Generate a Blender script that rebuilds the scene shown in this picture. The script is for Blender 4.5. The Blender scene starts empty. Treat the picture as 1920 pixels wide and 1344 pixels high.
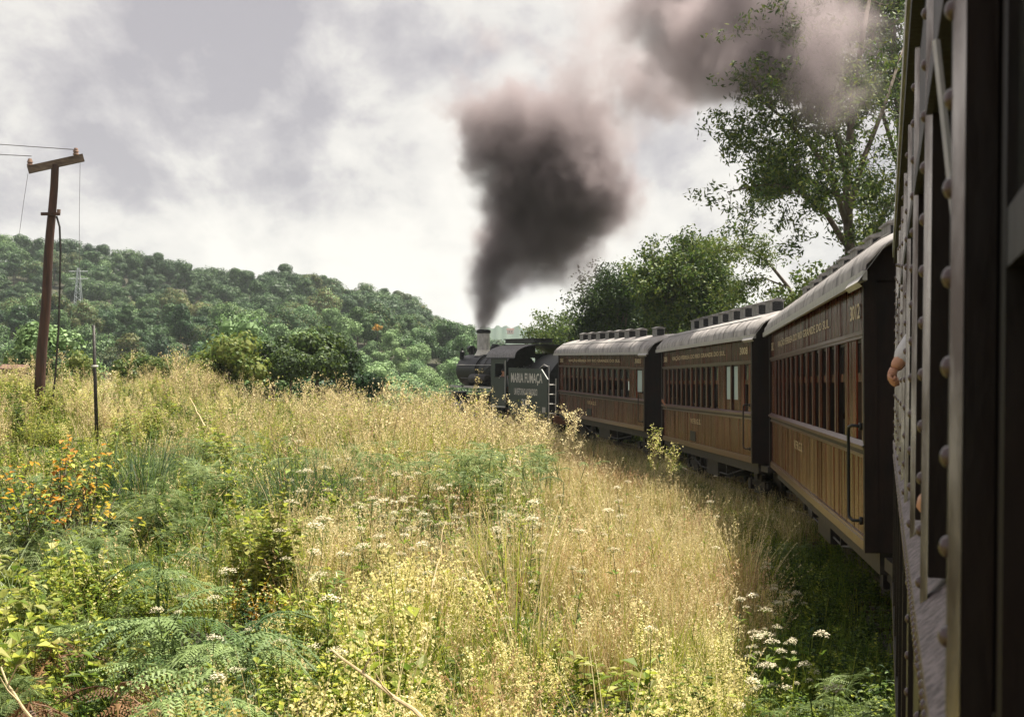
import bpy, math, random
import numpy as np
from mathutils import Vector, Matrix, Euler, noise as mnoise
R = math.radians
PI = math.pi
SC = bpy.context.scene
COL = SC.collection
F = 2667.0
EYE = 2.6
YH = 722.0

# ------------------------------------------------------------------ camera
cam_d = bpy.data.cameras.new('camera')
cam = bpy.data.objects.new('camera', cam_d)
COL.objects.link(cam)
cam.location = (0, 0, EYE)
cam.rotation_euler = (R(90 + 1.07), 0, 0)
cam_d.sensor_width = 36
cam_d.lens = 50
cam_d.clip_start = 0.05
cam_d.clip_end = 9000
cam_d.dof.use_dof = True
cam_d.dof.focus_distance = 22
cam_d.dof.aperture_fstop = 11
SC.camera = cam

# ------------------------------------------------------------------ sun + sky
SUN_EL, SUN_AZ = R(68), R(58)          # azimuth clockwise from +Y (camera looks +Y)
sd = Vector((math.sin(SUN_AZ) * math.cos(SUN_EL), math.cos(SUN_AZ) * math.cos(SUN_EL), math.sin(SUN_EL)))
sun_d = bpy.data.lights.new('sun', 'SUN')
sun_d.energy = 5.0
sun_d.angle = R(0.8)
sun_d.color = (1.0, 0.93, 0.80)
sun = bpy.data.objects.new('sun', sun_d)
COL.objects.link(sun)
sun.rotation_euler = sd.to_track_quat('Z', 'Y').to_euler()
sun.location = (20, 10, 60)

world = bpy.data.worlds.new('World')
SC.world = world
world.use_nodes = True
wn, wl = world.node_tree.nodes, world.node_tree.links
wn.clear()


def N(nodes, typ, **kw):
    n = nodes.new(typ)
    for k, v in kw.items():
        setattr(n, k, v)
    return n


def build_world():
    out = N(wn, 'ShaderNodeOutputWorld')
    bg = N(wn, 'ShaderNodeBackground')
    bg.inputs['Strength'].default_value = 0.050
    sky = N(wn, 'ShaderNodeTexSky', sky_type='NISHITA')
    sky.sun_disc = False
    sky.sun_elevation = SUN_EL
    sky.sun_rotation = SUN_AZ
    tc = N(wn, 'ShaderNodeTexCoord')
    sep = N(wn, 'ShaderNodeSeparateXYZ')
    wl.new(tc.outputs['Generated'], sep.inputs[0])

    def M(op, a, b=None, c=None, clamp=False):
        n = N(wn, 'ShaderNodeMath', operation=op)
        n.use_clamp = clamp
        for i, v in enumerate((a, b, c)):
            if v is None:
                continue
            if isinstance(v, (int, float)):
                n.inputs[i].default_value = v
            else:
                wl.new(v, n.inputs[i])
        return n.outputs[0]
    zc = M('ADD', M('MAXIMUM', sep.outputs['Z'], 0.0), 0.42)
    u = M('DIVIDE', sep.outputs['X'], zc)
    v = M('DIVIDE', sep.outputs['Y'], zc)
    cb = N(wn, 'ShaderNodeCombineXYZ')
    wl.new(u, cb.inputs[0]); wl.new(v, cb.inputs[1])

    def noise(scale, detail, rough, dist, off, stretch=(1, 1, 1)):
        mp = N(wn, 'ShaderNodeMapping')
        mp.inputs['Location'].default_value = off
        mp.inputs['Scale'].default_value = stretch
        wl.new(cb.outputs[0], mp.inputs[0])
        n = N(wn, 'ShaderNodeTexNoise')
        n.inputs['Scale'].default_value = scale
        n.inputs['Detail'].default_value = detail
        n.inputs['Roughness'].default_value = rough
        n.inputs['Distortion'].default_value = dist
        wl.new(mp.outputs[0], n.inputs['Vector'])
        return n.outputs['Fac']
    n1 = noise(3.0, 6, 0.52, 0.15, (3.1, 1.4, 0), (1, .62, 1))
    n2 = noise(7.5, 7, 0.58, 0.15, (7.7, 2.1, 1), (1, .62, 1))
    mixv = M('ADD', M('MULTIPLY', n1, 0.50), M('MULTIPLY', n2, 0.50))
    # a darker bank of cloud to the upper left, brighter low on the horizon and ahead to the right
    bank = M('MULTIPLY', M('ADD', M('MULTIPLY', sep.outputs['X'], 0.13), 0.0), 1.0)
    mixv = M('ADD', mixv, bank)
    low = M('MULTIPLY', M('SUBTRACT', 0.16, sep.outputs['Z'], clamp=True), 0.75)
    mixv = M('ADD', mixv, low)
    rp = N(wn, 'ShaderNodeValToRGB')
    cr = rp.color_ramp
    cr.elements[0].position = 0.395; cr.elements[0].color = (3.95, 3.72, 3.98, 1)
    cr.elements[1].position = 0.585; cr.elements[1].color = (8.2, 7.85, 7.3, 1)
    e = cr.elements.new(0.455); e.color = (5.3, 5.02, 5.08, 1)
    e = cr.elements.new(0.505); e.color = (6.9, 6.6, 6.3, 1)
    wl.new(mixv, rp.inputs[0])
    n3 = noise(0.8, 3, 0.5, 0.2, (11, 5, 0))
    rp2 = N(wn, 'ShaderNodeValToRGB')
    rp2.color_ramp.elements[0].position = 0.60; rp2.color_ramp.elements[0].color = (0.95,) * 3 + (1,)
    rp2.color_ramp.elements[1].position = 0.78; rp2.color_ramp.elements[1].color = (0.7,) * 3 + (1,)
    wl.new(n3, rp2.inputs[0])
    mx = N(wn, 'ShaderNodeMix', data_type='RGBA')
    wl.new(rp2.outputs[0], mx.inputs[0])
    wl.new(sky.outputs[0], mx.inputs[6])
    wl.new(rp.outputs[0], mx.inputs[7])
    wl.new(mx.outputs[2], bg.inputs['Color'])
    wl.new(bg.outputs[0], out.inputs['Surface'])


build_world()
SC.view_settings.view_transform = 'Standard'
SC.view_settings.look = 'None'
SC.view_settings.gamma = 1
SC.view_settings.exposure = 1.28
SC.view_settings.use_curve_mapping = False
SC.render.engine = 'CYCLES'
SC.cycles.max_bounces = 6
SC.cycles.diffuse_bounces = 3
SC.cycles.glossy_bounces = 3
SC.cycles.transmission_bounces = 4
SC.cycles.transparent_max_bounces = 8
SC.cycles.volume_bounces = 1
SC.cycles.volume_max_steps = 256
SC.cycles.volume_step_rate = 1.5
SC.cycles.use_denoising = True

# ------------------------------------------------------------------ materials


def mat_new(name):
    m = bpy.data.materials.new(name)
    m.use_nodes = True
    m.node_tree.nodes.clear()
    return m, m.node_tree.nodes, m.node_tree.links


def surf(name, col, col2=None, rough=0.5, metal=0.0, nscale=6.0, stretch=(1, 1, 1), bump=0.0, bscale=None,
         rough2=None, coat=0.0, detail=5, spec=0.5, lo=0.35, hi=0.65, island=0.0, tint=None):
    m, n, l = mat_new(name)
    out = N(n, 'ShaderNodeOutputMaterial')
    b = N(n, 'ShaderNodeBsdfPrincipled')
    b.inputs['Metallic'].default_value = metal
    b.inputs['Specular IOR Level'].default_value = spec
    if tint: b.inputs['Specular Tint'].default_value = tuple(tint) + (1,)
    if coat:
        b.inputs['Coat Weight'].default_value = coat
        b.inputs['Coat Roughness'].default_value = 0.12
    tc = N(n, 'ShaderNodeTexCoord')
    mp = N(n, 'ShaderNodeMapping')
    mp.inputs['Scale'].default_value = stretch
    l.new(tc.outputs['Object'], mp.inputs[0])
    t = N(n, 'ShaderNodeTexNoise')
    t.inputs['Scale'].default_value = nscale
    t.inputs['Detail'].default_value = detail
    t.inputs['Roughness'].default_value = 0.6
    l.new(mp.outputs[0], t.inputs['Vector'])
    rp = N(n, 'ShaderNodeValToRGB')
    rp.color_ramp.elements[0].position = lo
    rp.color_ramp.elements[1].position = hi
    rp.color_ramp.elements[0].color = tuple(col) + (1,)
    rp.color_ramp.elements[1].color = tuple(col2 or col) + (1,)
    l.new(t.outputs['Fac'], rp.inputs[0])
    csock = rp.outputs[0]
    if island:
        g = N(n, 'ShaderNodeNewGeometry')
        mr = N(n, 'ShaderNodeMapRange')
        mr.inputs[3].default_value = 1 - island
        mr.inputs[4].default_value = 1 + island
        l.new(g.outputs['Random Per Island'], mr.inputs[0])
        vm = N(n, 'ShaderNodeVectorMath', operation='SCALE')
        l.new(csock, vm.inputs[0]); l.new(mr.outputs[0], vm.inputs['Scale'])
        csock = vm.outputs[0]
    l.new(csock, b.inputs['Base Color'])
    mr = N(n, 'ShaderNodeMapRange')
    mr.inputs[3].default_value = rough
    mr.inputs[4].default_value = rough2 if rough2 is not None else rough
    l.new(t.outputs['Fac'], mr.inputs[0])
    l.new(mr.outputs[0], b.inputs['Roughness'])
    if bump:
        t2 = N(n, 'ShaderNodeTexNoise')
        t2.inputs['Scale'].default_value = bscale or nscale * 3
        t2.inputs['Detail'].default_value = 4
        l.new(mp.outputs[0], t2.inputs['Vector'])
        bp = N(n, 'ShaderNodeBump')
        bp.inputs['Strength'].default_value = bump
        bp.inputs['Distance'].default_value = 0.02
        l.new(t2.outputs['Fac'], bp.inputs['Height'])
        l.new(bp.outputs[0], b.inputs['Normal'])
    l.new(b.outputs[0], out.inputs['Surface'])
    return m


def leaf(name, a, b_, tr=0.4, pscale=0.5, var=0.25, rough=0.55, gloss=0.0):
    """leaf or grass: diffuse + translucent, colour varies from plant to plant and from patch to patch"""
    m, n, l = mat_new(name)
    out = N(n, 'ShaderNodeOutputMaterial')
    g = N(n, 'ShaderNodeNewGeometry')
    oi = N(n, 'ShaderNodeObjectInfo')
    t = N(n, 'ShaderNodeTexNoise')
    t.inputs['Scale'].default_value = pscale
    t.inputs['Detail'].default_value = 3
    l.new(g.outputs['Position'], t.inputs['Vector'])
    ad = N(n, 'ShaderNodeMath', operation='MULTIPLY_ADD')
    l.new(oi.outputs['Random'], ad.inputs[0])
    ad.inputs[1].default_value = 0.5
    mu = N(n, 'ShaderNodeMath', operation='MULTIPLY')
    l.new(t.outputs['Fac'], mu.inputs[0]); mu.inputs[1].default_value = 0.6
    l.new(mu.outputs[0], ad.inputs[2])
    rp = N(n, 'ShaderNodeValToRGB')
    rp.color_ramp.elements[0].position = 0.25
    rp.color_ramp.elements[1].position = 0.8
    rp.color_ramp.elements[0].color = tuple(a) + (1,)
    rp.color_ramp.elements[1].color = tuple(b_) + (1,)
    l.new(ad.outputs[0], rp.inputs[0])
    mr = N(n, 'ShaderNodeMapRange')
    mr.inputs[3].default_value = 1 - var
    mr.inputs[4].default_value = 1 + var
    l.new(g.outputs['Random Per Island'], mr.inputs[0])
    vm = N(n, 'ShaderNodeVectorMath', operation='SCALE')
    l.new(rp.outputs[0], vm.inputs[0]); l.new(mr.outputs[0], vm.inputs['Scale'])
    d = N(n, 'ShaderNodeBsdfPrincipled')
    d.inputs['Roughness'].default_value = rough
    d.inputs['Specular IOR Level'].default_value = 0.25 + gloss
    l.new(vm.outputs[0], d.inputs['Base Color'])
    tb = N(n, 'ShaderNodeBsdfTranslucent')
    l.new(vm.outputs[0], tb.inputs['Color'])
    ms = N(n, 'ShaderNodeMixShader')
    ms.inputs[0].default_value = tr
    l.new(d.outputs[0], ms.inputs[1]); l.new(tb.outputs[0], ms.inputs[2])
    l.new(ms.outputs[0], out.inputs['Surface'])
    return m


def glass_mat(name, col, alpha, rough=0.04):
    m, n, l = mat_new(name)
    out = N(n, 'ShaderNodeOutputMaterial')
    gl = N(n, 'ShaderNodeBsdfGlossy'); gl.inputs['Roughness'].default_value = rough
    tr = N(n, 'ShaderNodeBsdfTransparent'); tr.inputs['Color'].default_value = tuple(col) + (1,)
    df = N(n, 'ShaderNodeBsdfDiffuse'); df.inputs['Color'].default_value = tuple(col) + (1,)
    fr = N(n, 'ShaderNodeFresnel'); fr.inputs['IOR'].default_value = 1.5
    m1 = N(n, 'ShaderNodeMixShader'); m1.inputs[0].default_value = alpha
    l.new(tr.outputs[0], m1.inputs[1]); l.new(df.outputs[0], m1.inputs[2])
    m2 = N(n, 'ShaderNodeMixShader')
    l.new(fr.outputs[0], m2.inputs[0]); l.new(m1.outputs[0], m2.inputs[1]); l.new(gl.outputs[0], m2.inputs[2])
    l.new(m2.outputs[0], out.inputs['Surface'])
    return m


MT = {}
MT['body'] = surf('varnished_red_brown_wood', (0.022, 0.005, 0.004), (0.17, 0.024, 0.010), rough=0.14, rough2=0.36, tint=(1, .42, .22), nscale=2.2,
                  stretch=(1, 4.5, 0.20), lo=.42, hi=.74, bump=0.25, bscale=9, coat=0.0, spec=0.35, island=0.28)
MT['body_dark'] = surf('red_brown_paint_in_shade', (0.006, 0.004, 0.004), (0.016, 0.008, 0.006), rough=0.4, rough2=0.65, nscale=5, stretch=(1, 1, .4), bump=0.3, spec=0.25)  # dark tone stands in for shade on coach ends and window reveals
MT['body_trim'] = surf('red_brown_moulding', (0.055, 0.018, 0.015), (0.11, 0.036, 0.028), rough=0.22, rough2=0.4, nscale=9, coat=0.3)
MT['steel'] = surf('dark_brown_steel_paint', (0.007, 0.005, 0.005), (0.018, 0.010, 0.008), rough=0.42, rough2=0.6, nscale=9, stretch=(1, 1, .35), bump=0.16, bscale=34, spec=0.35)
MT['steel_edge'] = surf('lit_chamfer_steel', (0.14, 0.115, 0.10), (0.58, 0.54, 0.50), rough=0.14, rough2=0.36, nscale=16, stretch=(1, 1, .2), bump=0.10, bscale=40, metal=0.85)  # pale and mirror-like so the chamfers read as narrow lit strips
MT['rivet'] = surf('painted_rivet', (0.045, 0.024, 0.022), (0.085, 0.045, 0.04), rough=0.2, rough2=0.35, nscale=30, spec=0.7)
MT['sill'] = surf('flaking_sill_paint_with_sky_sheen', (0.07, 0.052, 0.052), (0.27, 0.225, 0.225), rough=0.4, rough2=0.8, nscale=42, detail=8, bump=0.6, bscale=90, lo=0.4, hi=0.6)  # flaking paint; its pale mauve is sky reflection put into the colour
MT['roof'] = surf('weathered_grey_roof_canvas', (0.12, 0.11, 0.105), (0.40, 0.375, 0.365), rough=0.4, rough2=0.75, nscale=3.2, stretch=(.6, 1.2, 1), bump=0.35, bscale=14, lo=.3, hi=.58, detail=9)
MT['roof_trim'] = surf('grey_gutter_paint', (0.33, 0.32, 0.31), (0.45, 0.44, 0.42), rough=0.4, nscale=8)
MT['vent'] = surf('grey_vent_sheet', (0.12, 0.115, 0.115), (0.25, 0.24, 0.235), rough=0.5, nscale=9, bump=0.3)
MT['black'] = surf('sooty_black_iron', (0.005, 0.006, 0.007), (0.018, 0.019, 0.021), rough=0.3, rough2=0.6, nscale=7, bump=0.3, spec=0.3)
MT['under'] = surf('greasy_underframe_iron', (0.007, 0.006, 0.005), (0.024, 0.017, 0.013), rough=0.6, nscale=6, bump=0.4)
MT['rust'] = surf('rusty_iron', (0.10, 0.035, 0.018), (0.17, 0.07, 0.03), rough=0.7, nscale=12, bump=0.4)
MT['loco_green'] = surf('dark_bottle_green_paint', (0.010, 0.021, 0.020), (0.022, 0.040, 0.035), rough=0.25, rough2=0.45, nscale=4, coat=0.2)
MT['silver'] = surf('silver_grey_paint', (0.34, 0.33, 0.32), (0.58, 0.56, 0.54), rough=0.4, rough2=0.6, nscale=8, stretch=(1, 1, .4), bump=0.2)
MT['white'] = surf('dull_white_paint', (0.52, 0.50, 0.45), (0.72, 0.70, 0.64), rough=0.5, nscale=10)
MT['gold'] = surf('cream_lettering_paint', (0.50, 0.38, 0.20), (0.66, 0.53, 0.32), rough=0.4, nscale=10)
MT['coal'] = surf('coal', (0.008, 0.008, 0.009), (0.03, 0.03, 0.03), rough=0.4, nscale=12, bump=1.0)
MT['glass'] = glass_mat('window_glass', (0.80, 0.84, 0.80), 0.06)
MT['frost'] = glass_mat('pale_blue_frosted_glass', (0.55, 0.70, 0.70), 0.85, 0.3)
MT['seat'] = surf('seat_cloth', (0.10, 0.09, 0.08), (0.17, 0.15, 0.14), rough=0.8, nscale=8)
MT['interior'] = surf('dark_interior_wood', (0.045, 0.028, 0.018), (0.075, 0.045, 0.028), rough=0.6, nscale=4)
MT['rail'] = surf('worn_rail_steel', (0.09, 0.05, 0.035), (0.2, 0.17, 0.15), rough=0.4, metal=0.6, nscale=10)
MT['ballast'] = surf('oily_ballast', (0.05, 0.042, 0.035), (0.14, 0.12, 0.10), rough=0.9, nscale=30, bump=1.0, bscale=40)
MT['ground'] = surf('soil_and_litter', (0.012, 0.014, 0.007), (0.045, 0.042, 0.018), rough=0.95, nscale=1.4, bump=0.8, bscale=12, detail=8)  # kept extra dark to deepen the shade under the plants
MT['pole'] = surf('weathered_creosoted_wood', (0.030, 0.014, 0.010), (0.085, 0.034, 0.020), rough=0.75, nscale=9, stretch=(1, 1, .12), bump=0.7)
MT['pole_end'] = surf('grey_wood_crossarm', (0.07, 0.045, 0.032), (0.17, 0.12, 0.085), rough=0.8, nscale=9, stretch=(.2, 1, 1), bump=0.7)
MT['ceramic'] = surf('brown_glazed_insulator', (0.16, 0.095, 0.065), (0.30, 0.19, 0.14), rough=0.2, nscale=6)
MT['wire'] = surf('dull_wire', (0.12, 0.11, 0.10), rough=0.5, metal=0.4)
MT['skin'] = surf('tanned_skin', (0.50, 0.24, 0.14), (0.60, 0.31, 0.19), rough=0.5, nscale=12)
MT['shirt'] = surf('white_shirt_cotton', (0.62, 0.60, 0.62), (0.74, 0.73, 0.74), rough=0.8, nscale=14, bump=0.3)
MT['navy'] = surf('navy_cotton', (0.02, 0.03, 0.06), (0.04, 0.05, 0.09), rough=0.8, nscale=14)
MT['jeans'] = surf('dark_trousers', (0.03, 0.035, 0.05), (0.05, 0.055, 0.07), rough=0.9, nscale=14)
MT['hair'] = surf('dark_hair', (0.02, 0.014, 0.01), (0.05, 0.03, 0.02), rough=0.5, nscale=30, bump=0.5)
MT['bark'] = surf('grey_brown_bark', (0.060, 0.045, 0.034), (0.15, 0.12, 0.095), rough=0.9, nscale=9, stretch=(1, 1, .25), bump=1.0)
MT['brick'] = surf('pink_house_wall', (0.50, 0.36, 0.32), (0.60, 0.46, 0.42), rough=0.9)
MT['tile'] = surf('red_roof_tiles', (0.085, 0.040, 0.028), (0.15, 0.075, 0.055), rough=0.9, nscale=5)
MT['pylon'] = surf('galvanised_steel', (0.45, 0.48, 0.50), rough=0.5, metal=0.5)
MT['dry_stem'] = surf('bleached_dry_stem', (0.42, 0.31, 0.16), (0.60, 0.48, 0.28), rough=0.8, nscale=12)

LF = {}
LF['green'] = leaf('grass_green', (0.10, 0.18, 0.025), (0.25, 0.31, 0.048))
LF['lime'] = leaf('weed_lime_green', (0.19, 0.27, 0.026), (0.47, 0.47, 0.070))
LF['deep'] = leaf('weed_shade_dark_green', (0.020, 0.050, 0.014), (0.080, 0.13, 0.028), tr=0.3)  # green lowered so these weeds read as standing in shade
LF['straw'] = leaf('dry_straw', (0.52, 0.41, 0.18), (0.80, 0.68, 0.37), tr=0.35, var=0.35)
LF['russet'] = leaf('russet_dry_grass', (0.40, 0.23, 0.12), (0.62, 0.43, 0.24), tr=0.3)
LF['gold'] = leaf('cream_gold_florets', (0.62, 0.54, 0.20), (0.86, 0.78, 0.38), tr=0.35, var=0.2)
LF['tan'] = leaf('tan_seed_heads', (0.58, 0.46, 0.22), (0.82, 0.71, 0.42), tr=0.3)
LF['white'] = leaf('white_umbel_florets', (0.62, 0.55, 0.38), (0.80, 0.73, 0.56), tr=0.25, var=0.12)
LF['fern'] = leaf('bracken_grey_green', (0.055, 0.11, 0.035), (0.27, 0.36, 0.13), tr=0.3, pscale=2)
LF['herb'] = leaf('feathery_herb_green', (0.13, 0.20, 0.06), (0.26, 0.31, 0.12), tr=0.3, pscale=2)
LF['scrub'] = leaf('scrub_yellow_green', (0.20, 0.23, 0.055), (0.40, 0.38, 0.12), tr=0.35, pscale=.5)
LF['arch'] = leaf('arching_blue_green_grass', (0.22, 0.30, 0.15), (0.40, 0.46, 0.26), tr=0.3, gloss=0.3, rough=0.4)
LF['pampas'] = leaf('dark_tussock_green', (0.035, 0.075, 0.038), (0.12, 0.18, 0.085), tr=0.25, pscale=2)
LF['orange'] = leaf('orange_yellow_leaf', (0.55, 0.20, 0.03), (0.62, 0.42, 0.05), tr=0.4, pscale=3, var=0.35)
LF['brown'] = leaf('dead_bracken_brown', (0.085, 0.040, 0.018), (0.25, 0.14, 0.065), tr=0.2, pscale=2)
LF['pale'] = leaf('willow_weed_pale_green', (0.20, 0.30, 0.10), (0.36, 0.43, 0.20), tr=0.35)
LF['tree_a'] = leaf('tree_leaf_mid_green', (0.034, 0.078, 0.014), (0.11, 0.165, 0.028), tr=0.32, pscale=0.25)
LF['tree_b'] = leaf('tree_leaf_dark_green', (0.018, 0.042, 0.016), (0.050, 0.085, 0.026), tr=0.25, pscale=0.25)
LF['tree_c'] = leaf('tree_leaf_yellow_green', (0.085, 0.13, 0.026), (0.20, 0.23, 0.050), tr=0.35, pscale=0.25)
LF['hill_a'] = leaf('hill_leaf_mid_green', (0.028, 0.078, 0.024), (0.092, 0.165, 0.046), tr=0.15, pscale=0.02, var=0.35)
LF['hill_b'] = leaf('hill_leaf_dark_green', (0.011, 0.036, 0.015), (0.044, 0.090, 0.030), tr=0.12, pscale=0.02, var=0.35)
LF['hill_c'] = leaf('hill_leaf_pale_green', (0.11, 0.21, 0.080), (0.24, 0.35, 0.135), tr=0.18, pscale=0.02, var=0.3)
LF['hill_d'] = leaf('hill_leaf_olive', (0.060, 0.080, 0.020), (0.14, 0.14, 0.038), tr=0.15, pscale=0.02, var=0.3)

# ------------------------------------------------------------------ mesh builder


class MB:
    def __init__(s):
        s.v = []; s.f = []; s.m = []; s.mats = []

    def mi(s, mat):
        if mat not in s.mats:
            s.mats.append(mat)
        return s.mats.index(mat)

    def add(s, vs, fs, mat):
        b = len(s.v); i = s.mi(mat)
        s.v.extend(vs)
        for f in fs:
            s.f.append(tuple(b + k for k in f)); s.m.append(i)

    def box(s, a, b, mat, M=None):
        (x0, y0, z0), (x1, y1, z1) = a, b
        vs = [(x0, y0, z0), (x1, y0, z0), (x1, y1, z0), (x0, y1, z0), (x0, y0, z1), (x1, y0, z1), (x1, y1, z1), (x0, y1, z1)]
        if M is not None:
            vs = [tuple(M @ Vector(p)) for p in vs]
        s.add(vs, [(0, 3, 2, 1), (4, 5, 6, 7), (0, 1, 5, 4), (1, 2, 6, 5), (2, 3, 7, 6), (3, 0, 4, 7)], mat)

    def bar(s, p, q, w, mat, w2=None, n=4, cap=True):
        """tapered round / square bar from p to q"""
        p, q = Vector(p), Vector(q)
        d = (q - p)
        if d.length < 1e-6:
            return
        d.normalize()
        a = d.orthogonal().normalized(); b = d.cross(a)
        w2 = w if w2 is None else w2
        vs = []
        for c, r in ((p, w), (q, w2)):
            for k in range(n):
                t = 2 * PI * (k + .5) / n
                vs.append(tuple(c + a * math.cos(t) * r + b * math.sin(t) * r))
        fs = [(k, (k + 1) % n, n + (k + 1) % n, n + k) for k in range(n)]
        if cap:
            fs += [tuple(range(n - 1, -1, -1)), tuple(range(n, 2 * n))]
        s.add(vs, fs, mat)

    def tube(s, pts, rs, mat, n=6):
        pts = [Vector(p) for p in pts]
        if not isinstance(rs, (list, tuple)):
            rs = [rs] * len(pts)
        a = None; rings = []
        for i, p in enumerate(pts):
            d = (pts[min(i + 1, len(pts) - 1)] - pts[max(i - 1, 0)])
            if d.length < 1e-9:
                d = Vector((0, 0, 1))
            d.normalize()
            a = d.orthogonal().normalized() if a is None else (a - d * a.dot(d)).normalized()
            b = d.cross(a)
            rings.append([tuple(p + (a * math.cos(2 * PI * k / n) + b * math.sin(2 * PI * k / n)) * rs[i]) for k in range(n)])
        vs = [v for r in rings for v in r]
        fs = []
        for i in range(len(pts) - 1):
            for k in range(n):
                k2 = (k + 1) % n
                fs.append((i * n + k, i * n + k2, (i + 1) * n + k2, (i + 1) * n + k))
        fs += [tuple(range(n - 1, -1, -1)), tuple(range((len(pts) - 1) * n, len(pts) * n))]
        s.add(vs, fs, mat)

    def lathe(s, prof, mat, n=24, M=None, cap=True):
        """prof: list of (r, z) turned about z"""
        vs = []
        for r, z in prof:
            for k in range(n):
                t = 2 * PI * k / n
                vs.append((r * math.cos(t), r * math.sin(t), z))
        if M is not None:
            vs = [tuple(M @ Vector(p)) for p in vs]
        fs = []
        for i in range(len(prof) - 1):
            for k in range(n):
                k2 = (k + 1) % n
                fs.append((i * n + k, i * n + k2, (i + 1) * n + k2, (i + 1) * n + k))
        if cap:
            fs += [tuple(range(n - 1, -1, -1)), tuple(range((len(prof) - 1) * n, len(prof) * n))]
        s.add(vs, fs, mat)

    def quad(s, c, ax, ay, mat):
        c, ax, ay = Vector(c), Vector(ax), Vector(ay)
        s.add([tuple(c - ax), tuple(c - ay), tuple(c + ax), tuple(c + ay)], [(0, 1, 2, 3)], mat)

    def build(s, name, parent=None, smooth=False):
        me = bpy.data.meshes.new(name)
        me.from_pydata(s.v, [], s.f)
        for m in s.mats:
            me.materials.append(m)
        me.polygons.foreach_set('material_index', s.m)
        if smooth:
            me.polygons.foreach_set('use_smooth', [True] * len(s.f))
        me.update()
        o = bpy.data.objects.new(name, me)
        COL.objects.link(o)
        if smooth == 'auto':
            md = o.modifiers.new('w', 'EDGE_SPLIT'); md.split_angle = R(35)
        if parent:
            o.parent = parent
        return o

    def mesh(s, name):
        me = bpy.data.meshes.new(name)
        me.from_pydata(s.v, [], s.f)
        for m in s.mats:
            me.materials.append(m)
        me.polygons.foreach_set('material_index', s.m)
        me.update()
        return me


def tag(o, label=None, cat=None, group=None, kind=None):
    if label: o['label'] = label
    if cat: o['category'] = cat
    if group: o['group'] = group
    if kind: o['kind'] = kind
    return o


def empty(name, loc=(0, 0, 0), rot=(0, 0, 0)):
    o = bpy.data.objects.new(name, None)
    o.empty_display_size = 0.3
    o.location = loc; o.rotation_euler = rot
    COL.objects.link(o)
    return o


def inst(name, me, parent=None, loc=(0, 0, 0), rot=(0, 0, 0), scale=1.0):
    o = bpy.data.objects.new(name, me)
    o.location = loc; o.rotation_euler = rot
    o.scale = (scale,) * 3 if isinstance(scale, (int, float)) else scale
    COL.objects.link(o)
    if parent: o.parent = parent
    return o


def P(px, py, Y):
    """the place that is seen at photograph pixel px, py when it stands Y metres ahead"""
    return Vector(((px - 960) / F * Y, Y, EYE + (YH - py) / F * Y))


def PX(x, y):
    return 960 + F * x / max(y, .1)


def sstep(x, a, b):
    t = max(0.0, min(1.0, (x - a) / (b - a)))
    return t * t * (3 - 2 * t)


def interp(x, tab):
    if x <= tab[0][0]: return tab[0][1]
    for (x0, y0), (x1, y1) in zip(tab, tab[1:]):
        if x <= x1:
            return y0 + (y1 - y0) * (x - x0) / (x1 - x0)
    return tab[-1][1]


# ------------------------------------------------------------------ where the train runs (its left side)
SIDE = [(-9.0, -34), (-7.0, -26.5), (-2.0, -8), (0.08, 0), (3.05, 11.3), (3.40, 13.6), (5.09, 27.96), (4.99, 29.4), (4.43, 41.8), (4.17, 44.5),
        (1.92, 58.3), (1.49, 59.5), (-3.9, 71.6), (-9.8, 83), (-20, 92), (-33, 98)]
SIDE_Y = [(y, x) for x, y in SIDE]


def left_of_train(x, y):
    return interp(y, SIDE_Y) - x if y < 100 else 10.0


def rail_z(y):
    return interp(y, [(41, 0.0), (44.5, 0.16), (58.3, 0.43), (72, 0.66), (100, 1.1)])


CREST = [(-400, 400), (0, 436), (100, 440), (200, 452), (330, 480), (450, 496), (560, 500), (650, 525), (760, 550),
         (810, 580), (850, 600), (930, 640), (1000, 690), (1200, 720)]
SPUR = [(-400, 545), (0, 555), (200, 560), (400, 575), (500, 582), (620, 570), (720, 578), (850, 594), (910, 610), (960, 690), (1200, 720)]


def gh(x, y):
    d = left_of_train(x, y)
    n = mnoise.noise(Vector((x * .23, y * .23, 0))) * .16 + mnoise.noise(Vector((x * .7, y * .7, 3))) * .06
    if y < 1:
        return -0.3 + n * min(1, max(0, d - 1) * .4) + (0 if abs(d + 1.4) > 3 else -.05)
    px = 960 + F * x / max(y, 3)
    left = sstep(d, 1.2, 8)
    h = -0.28 + rail_z(y) * (1 - left) + left * (0.85 * sstep(y, 9, 24) + 0.30 * sstep(y, 22, 40))
    h += 1.2 * sstep(-x, 5, 14) * sstep(y, 25, 48)
    h += n * sstep(d, 0.8, 3) if d > 0 else 0
    if d < -3.2:
        h += 0.9 * sstep(-d, 3.2, 9)
    # the land falls away beyond the meadow, then the wooded hill rises
    dd = y
    if dd > 50 and (d > 6 or dd > 80):
        k = sstep(d, 6, 14) if dd < 80 else 1.0
        valley = -9.0 + mnoise.noise(Vector((x * .02, y * .02, 7))) * 2
        sp = (YH - interp(px, SPUR)) / F * 250 - 7 + EYE
        cr = (YH - interp(px, CREST)) / F * 420 - 8 + EYE
        bumps = mnoise.noise(Vector((x * .012, y * .012, 2))) * 5 * sstep(dd, 150, 260) * (1 - sstep(dd, 330, 410))
        tab = [(50, h), (62, h - .8), (100, valley), (150, valley + 1), (250, sp), (295, sp - 3), (420, cr), (520, cr - 12), (1000, -5), (4000, 0)]
        h = h * (1 - k) + k * (interp(dd, tab) + bumps)
    return h


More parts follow.
